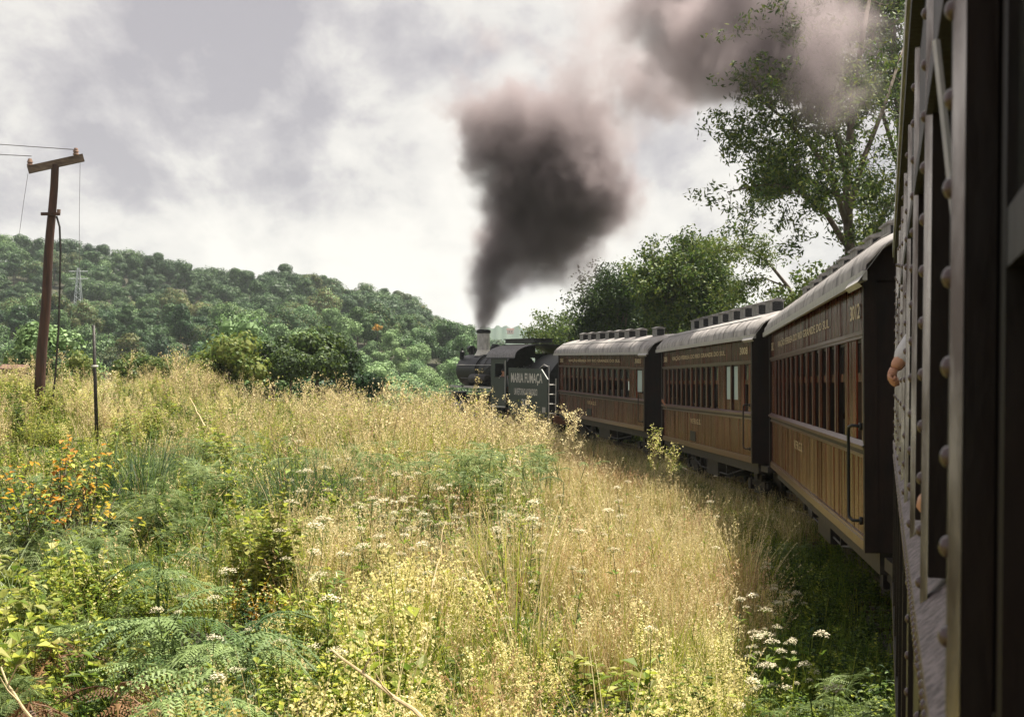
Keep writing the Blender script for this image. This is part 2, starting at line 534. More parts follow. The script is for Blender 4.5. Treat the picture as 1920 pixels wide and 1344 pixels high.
# ------------------------------------------------------------------ ground
def build_ground():
    mb = MB()
    rs = [0.0] + list(np.geomspace(1.2, 60, 70)) + list(np.geomspace(63, 700, 90)) + list(np.geomspace(760, 6000, 12))
    nth = 360
    # finer rays ahead
    th = []
    for i in range(nth):
        t = -PI + 2 * PI * i / nth
        th.append(t)
    vs = [(0, 0, gh(0, 0))]
    for r in rs[1:]:
        for t in th:
            x, y = r * math.sin(t), r * math.cos(t)
            if y > 0 or r < 60:
                z = gh(x, y)
            else:
                z = -0.3
            if y <= 0 and r >= 20:
                z = -0.3
            vs.append((x, y, z))
    fs = [(0, 1 + k, 1 + (k + 1) % nth) for k in range(nth)]
    for i in range(len(rs) - 2):
        for k in range(nth):
            k2 = (k + 1) % nth
            a = 1 + i * nth
            fs.append((a + k, a + nth + k, a + nth + k2, a + k2))
    mb.add(vs, [tuple(reversed(f)) for f in fs], MT['ground'])
    o = mb.build('ground', smooth=True)
    tag(o, 'rough ground of the meadow running down to the valley', kind='structure')


build_ground()


def track_path(off):
    """points of the track at a sideways offset to the right of the train's left side"""
    out = []
    for i, (x, y) in enumerate(SIDE):
        a = SIDE[max(i - 1, 0)]; b = SIDE[min(i + 1, len(SIDE) - 1)]
        d = Vector((b[0] - a[0], b[1] - a[1])).normalized()
        out.append((x + d.y * off, y - d.x * off, rail_z(y)))
    return out


def build_track():
    mb = MB()
    l, r = track_path(0.5), track_path(2.3)
    l2, r2 = track_path(.15), track_path(2.9)
    vs = []
    for a, b, c, d in zip(l2, l, r, r2):
        vs += [(a[0], a[1], a[2] - .42), (b[0], b[1], b[2] - .17), (c[0], c[1], c[2] - .17), (d[0], d[1], d[2] - .42)]
    fs = []
    for i in range(len(l) - 1):
        for k in range(3):
            fs.append((i * 4 + k, i * 4 + k + 1, i * 4 + k + 5, i * 4 + k + 4))
    mb.add(vs, fs, MT['ballast'])
    tag(mb.build('track_bed'), 'dark oily ballast bed under the train', kind='structure')
    for off in (0.9, 1.9):
        m2 = MB()
        pts = track_path(off)
        for p, q in zip(pts, pts[1:]):
            d = (Vector(q) - Vector(p)); L = d.length
            M = Matrix.Translation(p) @ d.to_track_quat('Y', 'Z').to_matrix().to_4x4()
            m2.box((-.035, 0, -.04), (.035, L, 0), MT['rail'], M)
            m2.box((-.012, 0, -.12), (.012, L, -.04), MT['rail'], M)
            m2.box((-.06, 0, -.135), (.06, L, -.12), MT['rail'], M)
        tag(m2.build('rail'), None, None, None, 'structure')
    # sleepers
    ctr = track_path(1.4)
    acc = 0
    m3 = MB()
    for p, q in zip(ctr, ctr[1:]):
        d = Vector(q) - Vector(p); L = d.length
        M0 = d.to_track_quat('Y', 'Z').to_matrix().to_4x4()
        while acc < L:
            M = Matrix.Translation(Vector(p) + d.normalized() * acc) @ M0
            m3.box((-.95, -.1, -.25), (.95, .1, -.14), MT['pole'], M)
            acc += .62
        acc -= L
    tag(m3.build('sleepers'), None, None, None, 'structure')


build_track()

# ------------------------------------------------------------------ people


def skin_mesh(name, verts, edges, radii, mat, parent=None, sub=2, root=0):
    me = bpy.data.meshes.new(name)
    me.from_pydata([tuple(v) for v in verts], edges, [])
    me.materials.append(mat)
    o = bpy.data.objects.new(name, me)
    COL.objects.link(o)
    md = o.modifiers.new('skin', 'SKIN')
    md.use_smooth_shade = True
    sv = me.skin_vertices[0].data
    for i, r in enumerate(radii):
        rr = r if isinstance(r, tuple) else (r, r)
        sv[i].radius = rr
        sv[i].use_root = (i == root)
    s = o.modifiers.new('sub', 'SUBSURF')
    s.levels = sub; s.render_levels = sub
    if parent: o.parent = parent
    return o


def person(loc, rotz, label, shirt, arm_l, arm_r, parent_rot=None, lean=(0, 0), hair=True, group=None, hands=True, seated=True, hand_r=None):
    """a figure whose pelvis is at the origin facing +y; arm_*: elbow, wrist points in its own frame"""
    t = empty('person', loc, (0, 0, rotz))
    if parent_rot: t.rotation_euler = parent_rot
    tag(t, label, 'person', group)
    lx, ly = lean
    pel = Vector((0, 0, .0)); w = Vector((lx * .3, ly * .3, .2)); ch = Vector((lx * .7, ly * .7, .42)); nk = Vector((lx, ly, .58))
    hd0 = nk + Vector((0, .01, .07)); hd = nk + Vector((0, .025, .17)); top = nk + Vector((0, .02, .26))
    sl = nk + Vector((-.17, 0, -.07)); sr = nk + Vector((.17, 0, -.07))
    V = [pel, w, ch, nk, hd0, hd, top, sl, Vector(arm_l[0]), Vector(arm_l[1]), sr, Vector(arm_r[0]), Vector(arm_r[1])]
    E = [(0, 1), (1, 2), (2, 3), (3, 4), (4, 5), (5, 6), (2, 7), (7, 8), (8, 9), (2, 10), (10, 11), (11, 12)]
    Rr = [(.16, .11), (.14, .10), (.15, .11), .055, .06, (.078, .092), (.055, .065), .055, .042, .028, .055, .042, .028]
    if seated:
        kl, kr = Vector((-.1, .42, .0)), Vector((.1, .42, .0))
        fl, fr = Vector((-.1, .44, -.42)), Vector((.1, .44, -.42))
    else:
        kl, kr = Vector((-.1, .03, -.42)), Vector((.1, .03, -.42))
        fl, fr = Vector((-.1, 0, -.84)), Vector((.1, 0, -.84))
    b = len(V)
    V += [kl, fl, fl + Vector((0, .16, -.04)), kr, fr, fr + Vector((0, .16, -.04))]
    E += [(0, b), (b, b + 1), (b + 1, b + 2), (0, b + 3), (b + 3, b + 4), (b + 4, b + 5)]
    Rr += [.06, .04, .03, .06, .04, .03]
    skin_mesh('body', V, E, Rr, MT['skin'], t, 1)
    # shirt over torso and upper arms
    k = 1.14
    cl = Vector(arm_l[0]).lerp(Vector(arm_l[1]), .88); crr = Vector(arm_r[0]).lerp(Vector(arm_r[1]), .88)
    Vs = [pel, w, ch, nk - Vector((0, 0, .045)), sl, Vector(arm_l[0]), cl, sr, Vector(arm_r[0]), crr]
    Es = [(0, 1), (1, 2), (2, 3), (2, 4), (4, 5), (2, 7), (7, 8)]
    long = shirt != 'navy'
    if long:
        Es += [(5, 6), (8, 9)]
    else:
        Vs[5] = sl.lerp(Vector(arm_l[0]), .6); Vs[8] = sr.lerp(Vector(arm_r[0]), .6)
        Vs = Vs[:6] + Vs[7:9]
        Es = [(0, 1), (1, 2), (2, 3), (2, 4), (4, 5), (2, 6), (6, 7)]
    Rs = [(.185, .13), (.165, .12), (.175, .13), .062, .068, .056, .042, .068, .056, .042]
    if not long:
        Rs = [(.185, .13), (.165, .12), (.175, .13), .062, .068, .062, .068, .062]
    skin_mesh('shirt', Vs, Es, Rs, MT[shirt], t, 1)
    skin_mesh('trousers', [pel + Vector((0, 0, -.02)), kl, fl.lerp(kl, .1), kr, fr.lerp(kr, .1)], [(0, 1), (1, 2), (0, 3), (3, 4)],
              [(.18, .13), .08, .055, .08, .055], MT['jeans'], t, 1)
    if hair:
        mb = MB()
        M = Matrix.Translation(hd + Vector((0, -.018, .03))) @ Matrix.Diagonal((.088, .098, .092, 1))
        prof = [(math.sin(a), math.cos(a)) for a in [PI * j / 9 for j in range(1, 6)]]
        mb.lathe(prof[::-1], MT['hair'], 14, M)
        mb.build('hair', t, True)
    # face: eyes, nose, ears
    mf = MB()
    fc = hd + Vector((0, .085, 0))
    mf.bar(fc + Vector((0, .0, .015)), fc + Vector((0, .022, -.02)), .008, MT['skin'], .013, 5)
    for sx in (-1, 1):
        mf.bar(fc + Vector((sx * .03, -.004, .02)), fc + Vector((sx * .03, .005, .02)), .010, MT['hair'], n=6)
        mf.bar(hd + Vector((sx * .078, 0, .02)), hd + Vector((sx * .088, -.005, -.02)), .016, MT['skin'], .012, 5)
    mf.bar(fc + Vector((-.022, 0, -.045)), fc + Vector((.022, 0, -.045)), .005, MT['rust'], n=4)
    mf.build('face', t, True)
    if hands:
        for (el, wr), nm in ((arm_l, 'l'), (arm_r, 'r')):
            if nm == 'r' and hand_r:
                continue
            el, wr = Vector(el), Vector(wr)
            simple_hand(t, wr, (wr - el).normalized())
    return t


def simple_hand(parent, wr, d, side=None, curl=0.5, scale=1.0, up=None):
    """palm with four unequal bent fingers and a thumb, one continuous surface"""
    d = Vector(d).normalized()
    s = Vector(side) if side is not None else d.cross(Vector((0, 0, 1)))
    if s.length < .1: s = Vector((1, 0, 0))
    s = (s - d * s.dot(d)).normalized()
    n = s.cross(d)            # palm normal (towards which the fingers curl)
    V = [wr, wr + d * .045 * scale]
    E = [(0, 1)]
    Rr = [(.026 * scale, .020 * scale), (.034 * scale, .017 * scale)]
    for k, (off, L) in enumerate(((-.030, .070), (-.010, .080), (.011, .075), (.031, .058))):
        kn = wr + (d * .088 + s * off) * scale
        a0 = curl * 0.9; p = kn; ang = a0
        V.append(kn); E.append((1, len(V) - 1)); Rr.append(.0095 * scale)
        for j, fr in enumerate((.46, .30, .24)):
            p = p + (d * math.cos(ang) + n * math.sin(ang)) * L * fr * scale
            ang += curl * 1.25
            V.append(p); E.append((len(V) - 2, len(V) - 1)); Rr.append((.0088 - .0012 * j) * scale)
    th0 = wr + (d * .025 - s * .030) * scale
    V.append(th0); E.append((0, len(V) - 1)); Rr.append(.013 * scale)
    p = th0
    for dx in ((d * .6 - s * .8 + n * .3), (d * .8 - s * .2 + n * .6), (d * .8 + s * .2 + n * .5)):
        p = p + dx.normalized() * .028 * scale
        V.append(p); E.append((len(V) - 2, len(V) - 1)); Rr.append(.0095 * scale)
    return skin_mesh('hand', V, E, Rr, MT['skin'], parent, 2)


# ------------------------------------------------------------------ lettering


def text_part(txt, parent, M, height, width, mat, bold=0.0, depth=0.004):
    cu = bpy.data.curves.new('lettering', 'FONT')
    cu.body = txt
    cu.size = 1
    cu.extrude = 0.0
    cu.offset = bold
    cu.resolution_u = 2
    o = bpy.data.objects.new('tmp', cu)
    COL.objects.link(o)
    dg = bpy.context.evaluated_depsgraph_get()
    me = bpy.data.meshes.new_from_object(o.evaluated_get(dg))
    bpy.data.objects.remove(o)
    co = np.zeros(len(me.vertices) * 3); me.vertices.foreach_get('co', co); co = co.reshape(-1, 3)
    mn, mxx = co.min(0), co.max(0)
    co[:, 0] = (co[:, 0] - mn[0]) / (mxx[0] - mn[0]) * width
    co[:, 1] = (co[:, 1] - mn[1]) / (mxx[1] - mn[1]) * height
    me.vertices.foreach_set('co', co.reshape(-1))
    me.transform(M)
    me.materials.clear(); me.materials.append(mat)
    me.update()
    me.name = 'lettering'
    o = bpy.data.objects.new('lettering', me)
    COL.objects.link(o)
    o.parent = parent
    return o


def side_text_matrix(y_left, z, u=-0.004):
    """text on the left side of a vehicle whose front is +y: seen from outside, reading direction is towards -y when facing +x"""
    # local x (reading) -> -y ; local y (up) -> z ; normal -> -x
    return Matrix(((0, 0, -1, u), (-1, 0, 0, y_left), (0, 1, 0, z), (0, 0, 0, 1)))


# ------------------------------------------------------------------ coaches
W = 2.75


def roof_pts(H, rise, over, n=22, u0=0.0, w=W, z0=0.0):
    pts = []
    for i in range(n + 1):
        t = i / n
        c = math.cos(PI * t)
        u = u0 + w / 2 - (w / 2 + over) * c
        z = H + z0 + rise * (max(0, math.sin(PI * t)) ** 0.82)
        pts.append((u, z))
    return pts


def build_roof(t, H, s0, s1, over=.10, rise=.60, mats=None, seams=10, vents=(), ends=True, hood=.62):
    rf = mats or MT['roof']
    mb = MB()
    pts = roof_pts(H, rise, over, z0=.035)
    ss = list(np.linspace(s0, s1, 9))
    ss = [s0 - hood] + ss + [s1 + hood] if hood else ss
    for i, s in enumerate(ss):
        drop = .07 if hood and i in (0, len(ss) - 1) else 0
        for u, z in pts:
            mb.v.append((u, s, z - drop * (1 if z > H + .2 else .3)))
    k = len(pts)
    mi = mb.mi(rf)
    for i in range(len(ss) - 1):
        for j in range(k - 1):
            mb.f.append((i * k + j, (i + 1) * k + j, (i + 1) * k + j + 1, i * k + j + 1)); mb.m.append(mi)
    # underside ceiling
    off = len(mb.v)
    for s in (ss[0], ss[-1]):
        for u, z in pts:
            mb.v.append((u, s, z - .035 - (.07 if hood else 0) * (1 if z > H + .2 else .3)))
    mi2 = mb.mi(MT['interior'])
    for j in range(k - 1):
        mb.f.append((off + j, off + j + 1, off + k + j + 1, off + k + j)); mb.m.append(mi2)
    if ends:
        for a, b in ((0, off), ((len(ss) - 1) * k, off + k)):
            for j in range(k - 1):
                mb.f.append((a + j, a + j + 1, b + j + 1, b + j)); mb.m.append(mi)
    ro = mb.build('roof', t, True)
    # gutters (left and right)
    g = MB()
    for (u, z) in (pts[0], pts[-1]):
        g.box((u - .022, ss[0], z - .075), (u + .022, ss[-1], z + .012), MT['roof_trim'])
    g.build('gutter', t)
    # seams across the roof
    sm = MB()
    up = roof_pts(H, rise + .012, over + .006, z0=.037)
    for s in np.linspace(s0 + .4, s1 - .4, seams):
        for (a, b) in zip(up, up[1:]):
            sm.add([(a[0], s - .02, a[1] + .002), (a[0], s + .02, a[1] + .002), (b[0], s + .02, b[1] + .002), (b[0], s - .02, b[1] + .002)], [(0, 3, 2, 1)], MT['under'])
    # lengthwise board edge
    j = 4
    sm.add([(up[j][0], s0, up[j][1] + .004), (up[j + 1][0] - .05, s0, up[j + 1][1] - .012), (up[j + 1][0] - .05, s1, up[j + 1][1] - .012), (up[j][0], s1, up[j][1] + .004)], [(0, 1, 2, 3)], MT['roof_trim'])
    sm.build('roof_seam', t)
    if vents:
        vm = MB()
        for sx in (-1,):
            a, b, h = .13, .28, .19
            vm.box((-a, -b, -.1), (a, b, h), MT['vent'])
            vm.box((-a + .015, -b - .003, -.02), (a - .015, -b - .001, h - .02), MT['black']); vm.box((-a + .015, b + .001, -.02), (a - .015, b + .003, h - .02), MT['black'])  # black sheets stand in for the dark inside the open vent ends
            # overhanging lid, slightly pitched
            vm.add([(-a - .03, -b - .03, h + .0), (a + .03, -b - .03, h + .0), (a + .03, b + .03, h + .0), (-a - .03, b + .03, h + .0),
                    (-a - .03, -b - .03, h + .02), (0, -b - .03, h + .07), (a + .03, -b - .03, h + .02),
                    (-a - .03, b + .03, h + .02), (0, b + .03, h + .07), (a + .03, b + .03, h + .02)],
                   [(0, 3, 2, 1), (0, 1, 6, 5, 4), (3, 7, 8, 9, 2), (0, 4, 7, 3), (1, 2, 9, 6), (4, 5, 8, 7), (5, 6, 9, 8)], MT['vent'])
            for zz in (0.03, .09, .15):
                pass
                vm.box((-a + .05, -b - .012, zz), (a - .05, -b - .002, zz + .028), MT['black'])
        vme = vm.mesh('roof_vent')
        for s, u in vents:
            zz = H + .035 + rise * (max(0, 1 - ((u - W / 2) / (W / 2 + over)) ** 2) ** .41)
            inst('roof_vent', vme, t, (u, s, zz + .03), (0, 0, random.uniform(-.03, .03)))
    return ro


def wheelset(t, y, z=-1.0):
    mb = MB()
    for u in (.85, 1.9):
        M = Matrix.Translation((u, y, z + .40)) @ Matrix.Rotation(PI / 2, 4, 'Y')
        mb.lathe([(.06, -.06), (.40, -.06), (.43, -.05), (.40, .06), (.33, .05), (.30, .02), (.1, .02), (.06, .07)], MT['under'], 22, M)
    mb.bar((.8, y, z + .40), (1.95, y, z + .40), .06, MT['under'], n=8)
    return mb.build('wheelset', t, True)


def bogie(t, y):
    mb = MB()
    for u in (.55, 2.12):
        mb.box((u, y - .95, -.62), (u + .09, y + .95, -.5), MT['under'])
        mb.box((u, y - .35, -.78), (u + .09, y + .35, -.36), MT['under'])
        for dy in (-.72, .72):
            mb.box((u - .04, y + dy - .12, -.72), (u + .13, y + dy + .12, -.48), MT['under'])
        for dy in (-.2, 0, .2):
            mb.tube([(u + .04, y + dy + .05 * math.sin(k * 1.6), -.75 + k * .035) for k in range(11)], .02, MT['under'], 5)
    mb.box((.5, y - .14, -.46), (2.25, y + .14, -.25), MT['under'])
    b = mb.build('bogie', t)
    wheelset(b, y - .72); wheelset(b, y + .72)
    return b


def coach(name, label, A, B, bot_a, bot_b, H, layout, vents, text1, num, group, frost=(), seats=True):
    """A = near left bottom corner in plan, B = far one"""
    L = (Vector(B) - Vector(A)).length
    th = math.atan2(B[0] - A[0], B[1] - A[1])
    pitch = math.atan2(bot_b - bot_a, L)
    t = empty(name, (A[0], A[1], bot_a), (pitch, 0, -th))
    tag(t, label, 'railway coach', group)
    rnd = random.Random(name + label)
    sill, wt = .395 * H, .80 * H
    ztr = wt - .34 * (wt - sill)

    def boards(y0, y1, z0, z1, nm):
        mb = MB()
        n = max(1, round((y1 - y0) / .125)); w = (y1 - y0) / n
        for k in range(n):
            a = rnd.gauss(0, .016); b = rnd.gauss(0, .0035)
            ys, ye = y0 + k * w + .003, y0 + (k + 1) * w - .003
            x0 = .012 + a * w; x1 = .012 - a * w
            xt0, xt1 = x0 + b * (z1 - z0), x1 + b * (z1 - z0)
            # chamfered front so each board stands on its own
            mb.add([(x0, ys, z0), (x1, ye, z0), (xt1, ye, z1), (xt0, ys, z1), (.03, ys - .003, z0), (.03, ye + .003, z0), (.03, ye + .003, z1), (.03, ys - .003, z1)],
                   [(0, 3, 2, 1), (0, 4, 7, 3), (1, 2, 6, 5), (3, 7, 6, 2), (0, 1, 5, 4)], MT['body'])
        mb.box((.031, y0, z0), (.07, y1, z1), MT['interior'])
        return mb.build(nm, t)
    boards(.07, L - .07, .10, sill - .13, 'lower_side_panel')
    boards(.07, L - .07, wt + .05, H, 'letter_board')
    mb = MB(); mb.box((-.022, .03, 0), (.07, L - .03, .095), MT['body_trim']); mb.box((-.010, .03, .095), (.01, L - .03, .125), MT['body_trim']); mb.build('bottom_rail', t)
    mb = MB()
    mb.box((-.03, .0, sill - .055), (.07, L, sill), MT['body_trim'])
    mb.add([(-.055, 0, sill - .01), (0, 0, sill + .03), (0, L, sill + .03), (-.055, L, sill - .01), (-.055, 0, sill - .035), (-.055, L, sill - .035)],
           [(0, 3, 2, 1), (0, 4, 5, 3)], MT['body_trim'])
    mb.box((-.018, .0, sill - .135), (.07, L, sill - .10), MT['body_trim'])
    mb.box((-.006, .0, sill - .10), (.07, L, sill - .055), MT['body_dark'])
    mb.build('belt_rail', t)
    mb = MB(); mb.box((-.03, 0, wt + .012), (.07, L, wt + .05), MT['body_trim']); mb.box((-.012, 0, wt - .02), (.07, L, wt + .012), MT['body_trim']); mb.build('window_head_rail', t)
    # openings
    ys = sorted(layout)
    edges = [0.07] + [e for a, b in ys for e in (a, b)] + [L - .07]
    for i in range(0, len(edges), 2):
        a, b = edges[i], edges[i + 1]
        if b - a < .02: continue
        if b - a > .45:
            boards(a, b, sill + .002, wt - .022, 'window_post')
        else:
            mb = MB()
            mb.box((.0, a, sill + .002), (.012, b, wt - .022), MT['body'])
            mb.box((.0121, a + .004, sill + .002), (.06, b - .004, wt - .022), MT['body_dark'])
            mb.box((-.012, a + (b - a) * .3, sill + .03), (-.0005, b - (b - a) * .3, wt - .03), MT['body_trim'])
            mb.build('window_post', t)
    for (a, b) in ys:
        fr = (a, b) in frost
        mb = MB()
        z0 = ztr
        if fr: z0 = sill + .25 * (wt - sill)
        f = .035
        mb.box((.03, a, z0), (.06, a + f, wt - .02), MT['body_dark']); mb.box((.03, b - f, z0), (.06, b, wt - .02), MT['body_dark'])
        mb.box((.028, a, z0 - .09), (.062, b, z0), MT['body']); mb.box((.03, a + f, wt - .055), (.06, b - f, wt - .02), MT['body_dark'])
        if fr:
            mb.box((.03, a, sill + .002), (.06, b, z0 - .09), MT['body'])
        s = mb.build('window_sash', t)
        g = MB(); g.box((.042, a + f, z0), (.047, b - f, wt - .055), MT['frost'] if fr else MT['glass']); g.build('pane', s)
        if not fr and rnd.random() < .3:
            mb = MB()
            zz = sill + .01
            mb.box((.064, a, zz), (.084, a + f, z0 - .05), MT['body_dark']); mb.box((.064, b - f, zz), (.084, b, z0 - .05), MT['body_dark']); mb.box((.064, a + f, zz), (.084, b - f, zz + .04), MT['body_dark'])
            mb.build('lower_sash', t)
            g = MB(); g.box((.072, a + f, zz + .04), (.076, b - f, z0 - .05), MT['glass']); g.build('pane', t)
    # corner posts
    for y0 in (0, L - .07):
        mb = MB(); mb.box((-.035, y0 - .015, 0), (.09, y0 + .085, H), MT['body_dark']); mb.build('corner_post', t)
    # far side wall with its own windows
    mb = MB()
    mb.box((W - .07, 0, 0), (W, L, sill), MT['body_dark']); mb.box((W - .07, 0, wt), (W, L, H), MT['body_dark'])
    for i in range(0, len(edges), 2):
        mb.box((W - .07, edges[i] - .03, sill), (W, edges[i + 1] + .03, wt), MT['interior'])
    mb.build('far_side_wall', t)
    # ends with a doorway and a platform
    for e, (y0, y1) in enumerate(((0.0, .07), (L - .07, L))):
        mb = MB()
        mb.box((.09, y0, 0), (.95, y1, H), MT['body_dark']); mb.box((1.8, y0, 0), (W - .07, y1, H), MT['body_dark']); mb.box((.95, y0, 2.05 * H / 2.6), (1.8, y1, H), MT['body_dark'])
        arch = roof_pts(H, .55, .0, 14, z0=.0)
        ym = y0 if e == 0 else y1
        vs = [(u, ym, z) for u, z in arch] + [(W, ym, H - .02), (0, ym, H - .02)]
        mb.add(vs, [tuple(range(len(vs)))], MT['body_dark'])
        w = mb.build('end_wall', t)
        d = MB()
        yd = y0 + .02
        d.box((.95, yd, .02), (1.8, yd + .03, 1.05), MT['body_dark']); d.box((.95, yd, 1.05), (1.07, yd + .03, 1.95), MT['body_dark']); d.box((1.68, yd, 1.05), (1.8, yd + .03, 1.95), MT['body_dark'])
        d.box((1.07, yd + .01, 1.05), (1.68, yd + .016, 1.95), MT['glass'])
        d.build('end_door', w)
        pl = MB()
        s = -1 if e == 0 else 1
        ya, yb = (y0 - .62, y0) if e == 0 else (y1, y1 + .62)
        pl.box((.15, ya, -.16), (W - .15, yb, -.04), MT['under'])
        pl.box((.5, (ya if e == 0 else yb) - .03, -.4), (W - .5, (ya if e == 0 else yb) + .03, -.1), MT['rust'])
        pl.bar((W / 2, (ya if e == 0 else yb), -.3), (W / 2, (ya if e == 0 else yb) + s * .35, -.3), .11, MT['under'], n=6)
        pl.build('end_platform', t)
    # grab rail at the near end
    mb = MB() if num != '3005' else MB()
    yy, zz0, zz1 = .34, .30, 1.20
    mb.tube([(-.03, yy - .16, zz1), (-.12, yy - .13, zz1 + .01), (-.14, yy, zz1 - .01), (-.14, yy + .02, zz1 - .07), (-.14, yy + .02, zz0 + .07), (-.14, yy, zz0 + .01), (-.12, yy - .13, zz0 - .01), (-.03, yy - .16, zz0 - .01)], .016, MT['black'], 7)
    for z in (zz0 - .01, zz1):
        mb.box((-.06, yy - .2, z - .035), (-.03, yy - .12, z + .035), MT['black'])
    mb.build('grab_rail', t, True)
    # floor, seats
    mb = MB(); mb.box((.07, .07, 0), (W - .07, L - .07, .06), MT['interior']); mb.build('floor', t)
    if seats:
        seat_rows = []
        for u0, u1 in ((.14, 1.05), (1.7, 2.6)):
            sm = MB(); seat_rows.append(sm)
            sm.box((u0, -.22, .36), (u1, .22, .46), MT['seat']); sm.box((u0, -.03, .46), (u1, .06, 1.02), MT['seat']); sm.box((u0 + .05, -.2, .06), (u0 + .12, .2, .36), MT['under'])
        seat_rows = [q.mesh('seat') for q in seat_rows]
        y = 1.6
        while y < L - .8:
            for sme in seat_rows: inst('seat', sme, t, (0, y, 0))
            y += .93
    # underframe
    mb = MB()
    mb.box((.12, .1, -.22), (.24, L - .1, -.002), MT['under']); mb.box((W - .24, .1, -.22), (W - .12, L - .1, -.002), MT['under'])
    mb.box((1.2, .1, -.25), (1.5, L - .1, -.002), MT['under'])
    for y in np.arange(.6, L, 1.6):
        mb.box((.24, y, -.2), (1.2, y + .08, -.02), MT['under']); mb.box((1.5, y, -.2), (W - .24, y + .08, -.02), MT['under'])
    for u in (.35, W - .35):
        mb.tube([(u, 1.2, -.1), (u, L * .36, -.52), (u, L * .64, -.52), (u, L - 1.2, -.1)], .02, MT['under'], 5)
        for f in (.36, .64):
            mb.box((u - .04, L * f - .04, -.5), (u + .04, L * f + .04, -.1), MT['under'])
    mb.box((.3, L * .44, -.62), (1.1, L * .56, -.24), MT['under'])
    mb.build('underframe', t)
    bogie(t, 2.1); bogie(t, L - 2.1)
    build_roof(t, H, .0, L, vents=vents, seams=11)
    # small hood over the side at the near end
    mb = MB()
    up = roof_pts(H, .60, .10, z0=.035)
    mb.add([(-.17, -.66, H - .06), (-.17, .35, H - .06), (.1, .8, H + .30), (.1, -.66, H + .30), (-.13, -.66, H - .1), (-.13, .35, H - .1)],
           [(0, 3, 2, 1), (0, 1, 5, 4)], MT['roof_trim'])
    mb.build('end_hood', t)
    # lettering
    zt = wt + .05 + (H - wt - .05) * .28
    hh = (H - wt - .05) * .34
    text_part(text1, t, side_text_matrix(L * .86, zt), hh, L * .62, MT['gold'], .01)
    text_part(num, t, side_text_matrix(1.35, zt), hh, .8, MT['gold'], .02)
    text_part(num, t, side_text_matrix(L - .25, zt), hh, .6, MT['gold'], .02)
    text_part('V.F.R.G.S.', t, side_text_matrix(L * .55 + .8, sill * .60, -.006), .13, 1.5, MT['gold'], .01)
    if num != '3012':
        mb = MB(); mb.box((-.001, L * .56, .17), (.013, L * .56 + .75, .42), MT['black']); mb.build('battery_hatch', t)
    return t, L


random.seed(5)
TXT = 'VIAÇÃO FÉRREA DO RIO GRANDE DO SUL'
# nearest coach
C3A, C3B = (3.40, 13.60), (5.09, 27.96)
lay3 = [(.45, 1.0)] + [(1.98 + .94 * k, 1.98 + .94 * k + .60) for k in range(13)]
vent3 = [(1.0 + 1.5 * k, W / 2 - .72) for k in range(9)]
coach('railway_coach', 'nearest red-brown wooden coach, with the tall black grab rail at its near end', C3A, C3B, 1.0, 1.0, 2.6, lay3, vent3, TXT, '3012', 'wooden coaches of the train', frost=())
C2A, C2B = (4.99, 29.4), (4.43, 41.8)
lay2 = [(.55, 1.0), (1.62, 2.22), (2.42, 3.05)] + [(3.95 + .75 * k, 3.95 + .75 * k + .47) for k in range(11)]
vent2 = [(.9 + 1.35 * k, W / 2 - .72) for k in range(8)]
coach('railway_coach', 'middle wooden coach with two pale frosted windows near its rear end', C2A, C2B, .985, 1.0, 2.6, lay2, vent2, TXT, '3008', 'wooden coaches of the train', frost=((1.62, 2.22), (2.42, 3.05)))
C1A, C1B = (4.17, 44.5), (1.92, 58.3)
lay1 = [(.45, 1.2)] + [(2.15 + .82 * k, 2.15 + .82 * k + .50) for k in range(14)]
vent1 = [(.9, W / 2 - .72)] + [(3.1 + 1.5 * k, W / 2 - .72) for k in range(7)]
coach('railway_coach', 'farthest wooden coach, coupled behind the tender of the locomotive', C1A, C1B, 1.16, 1.42, 2.43, lay1, vent1, TXT, '3005', 'wooden coaches of the train', frost=((.45, 1.2),))


# ------------------------------------------------------------------ the steel coach the picture is taken from
V0 = 1660.0
TH0 = math.atan2(V0 - 960, F)
ROLL = R(0.9)
WD = 0.082


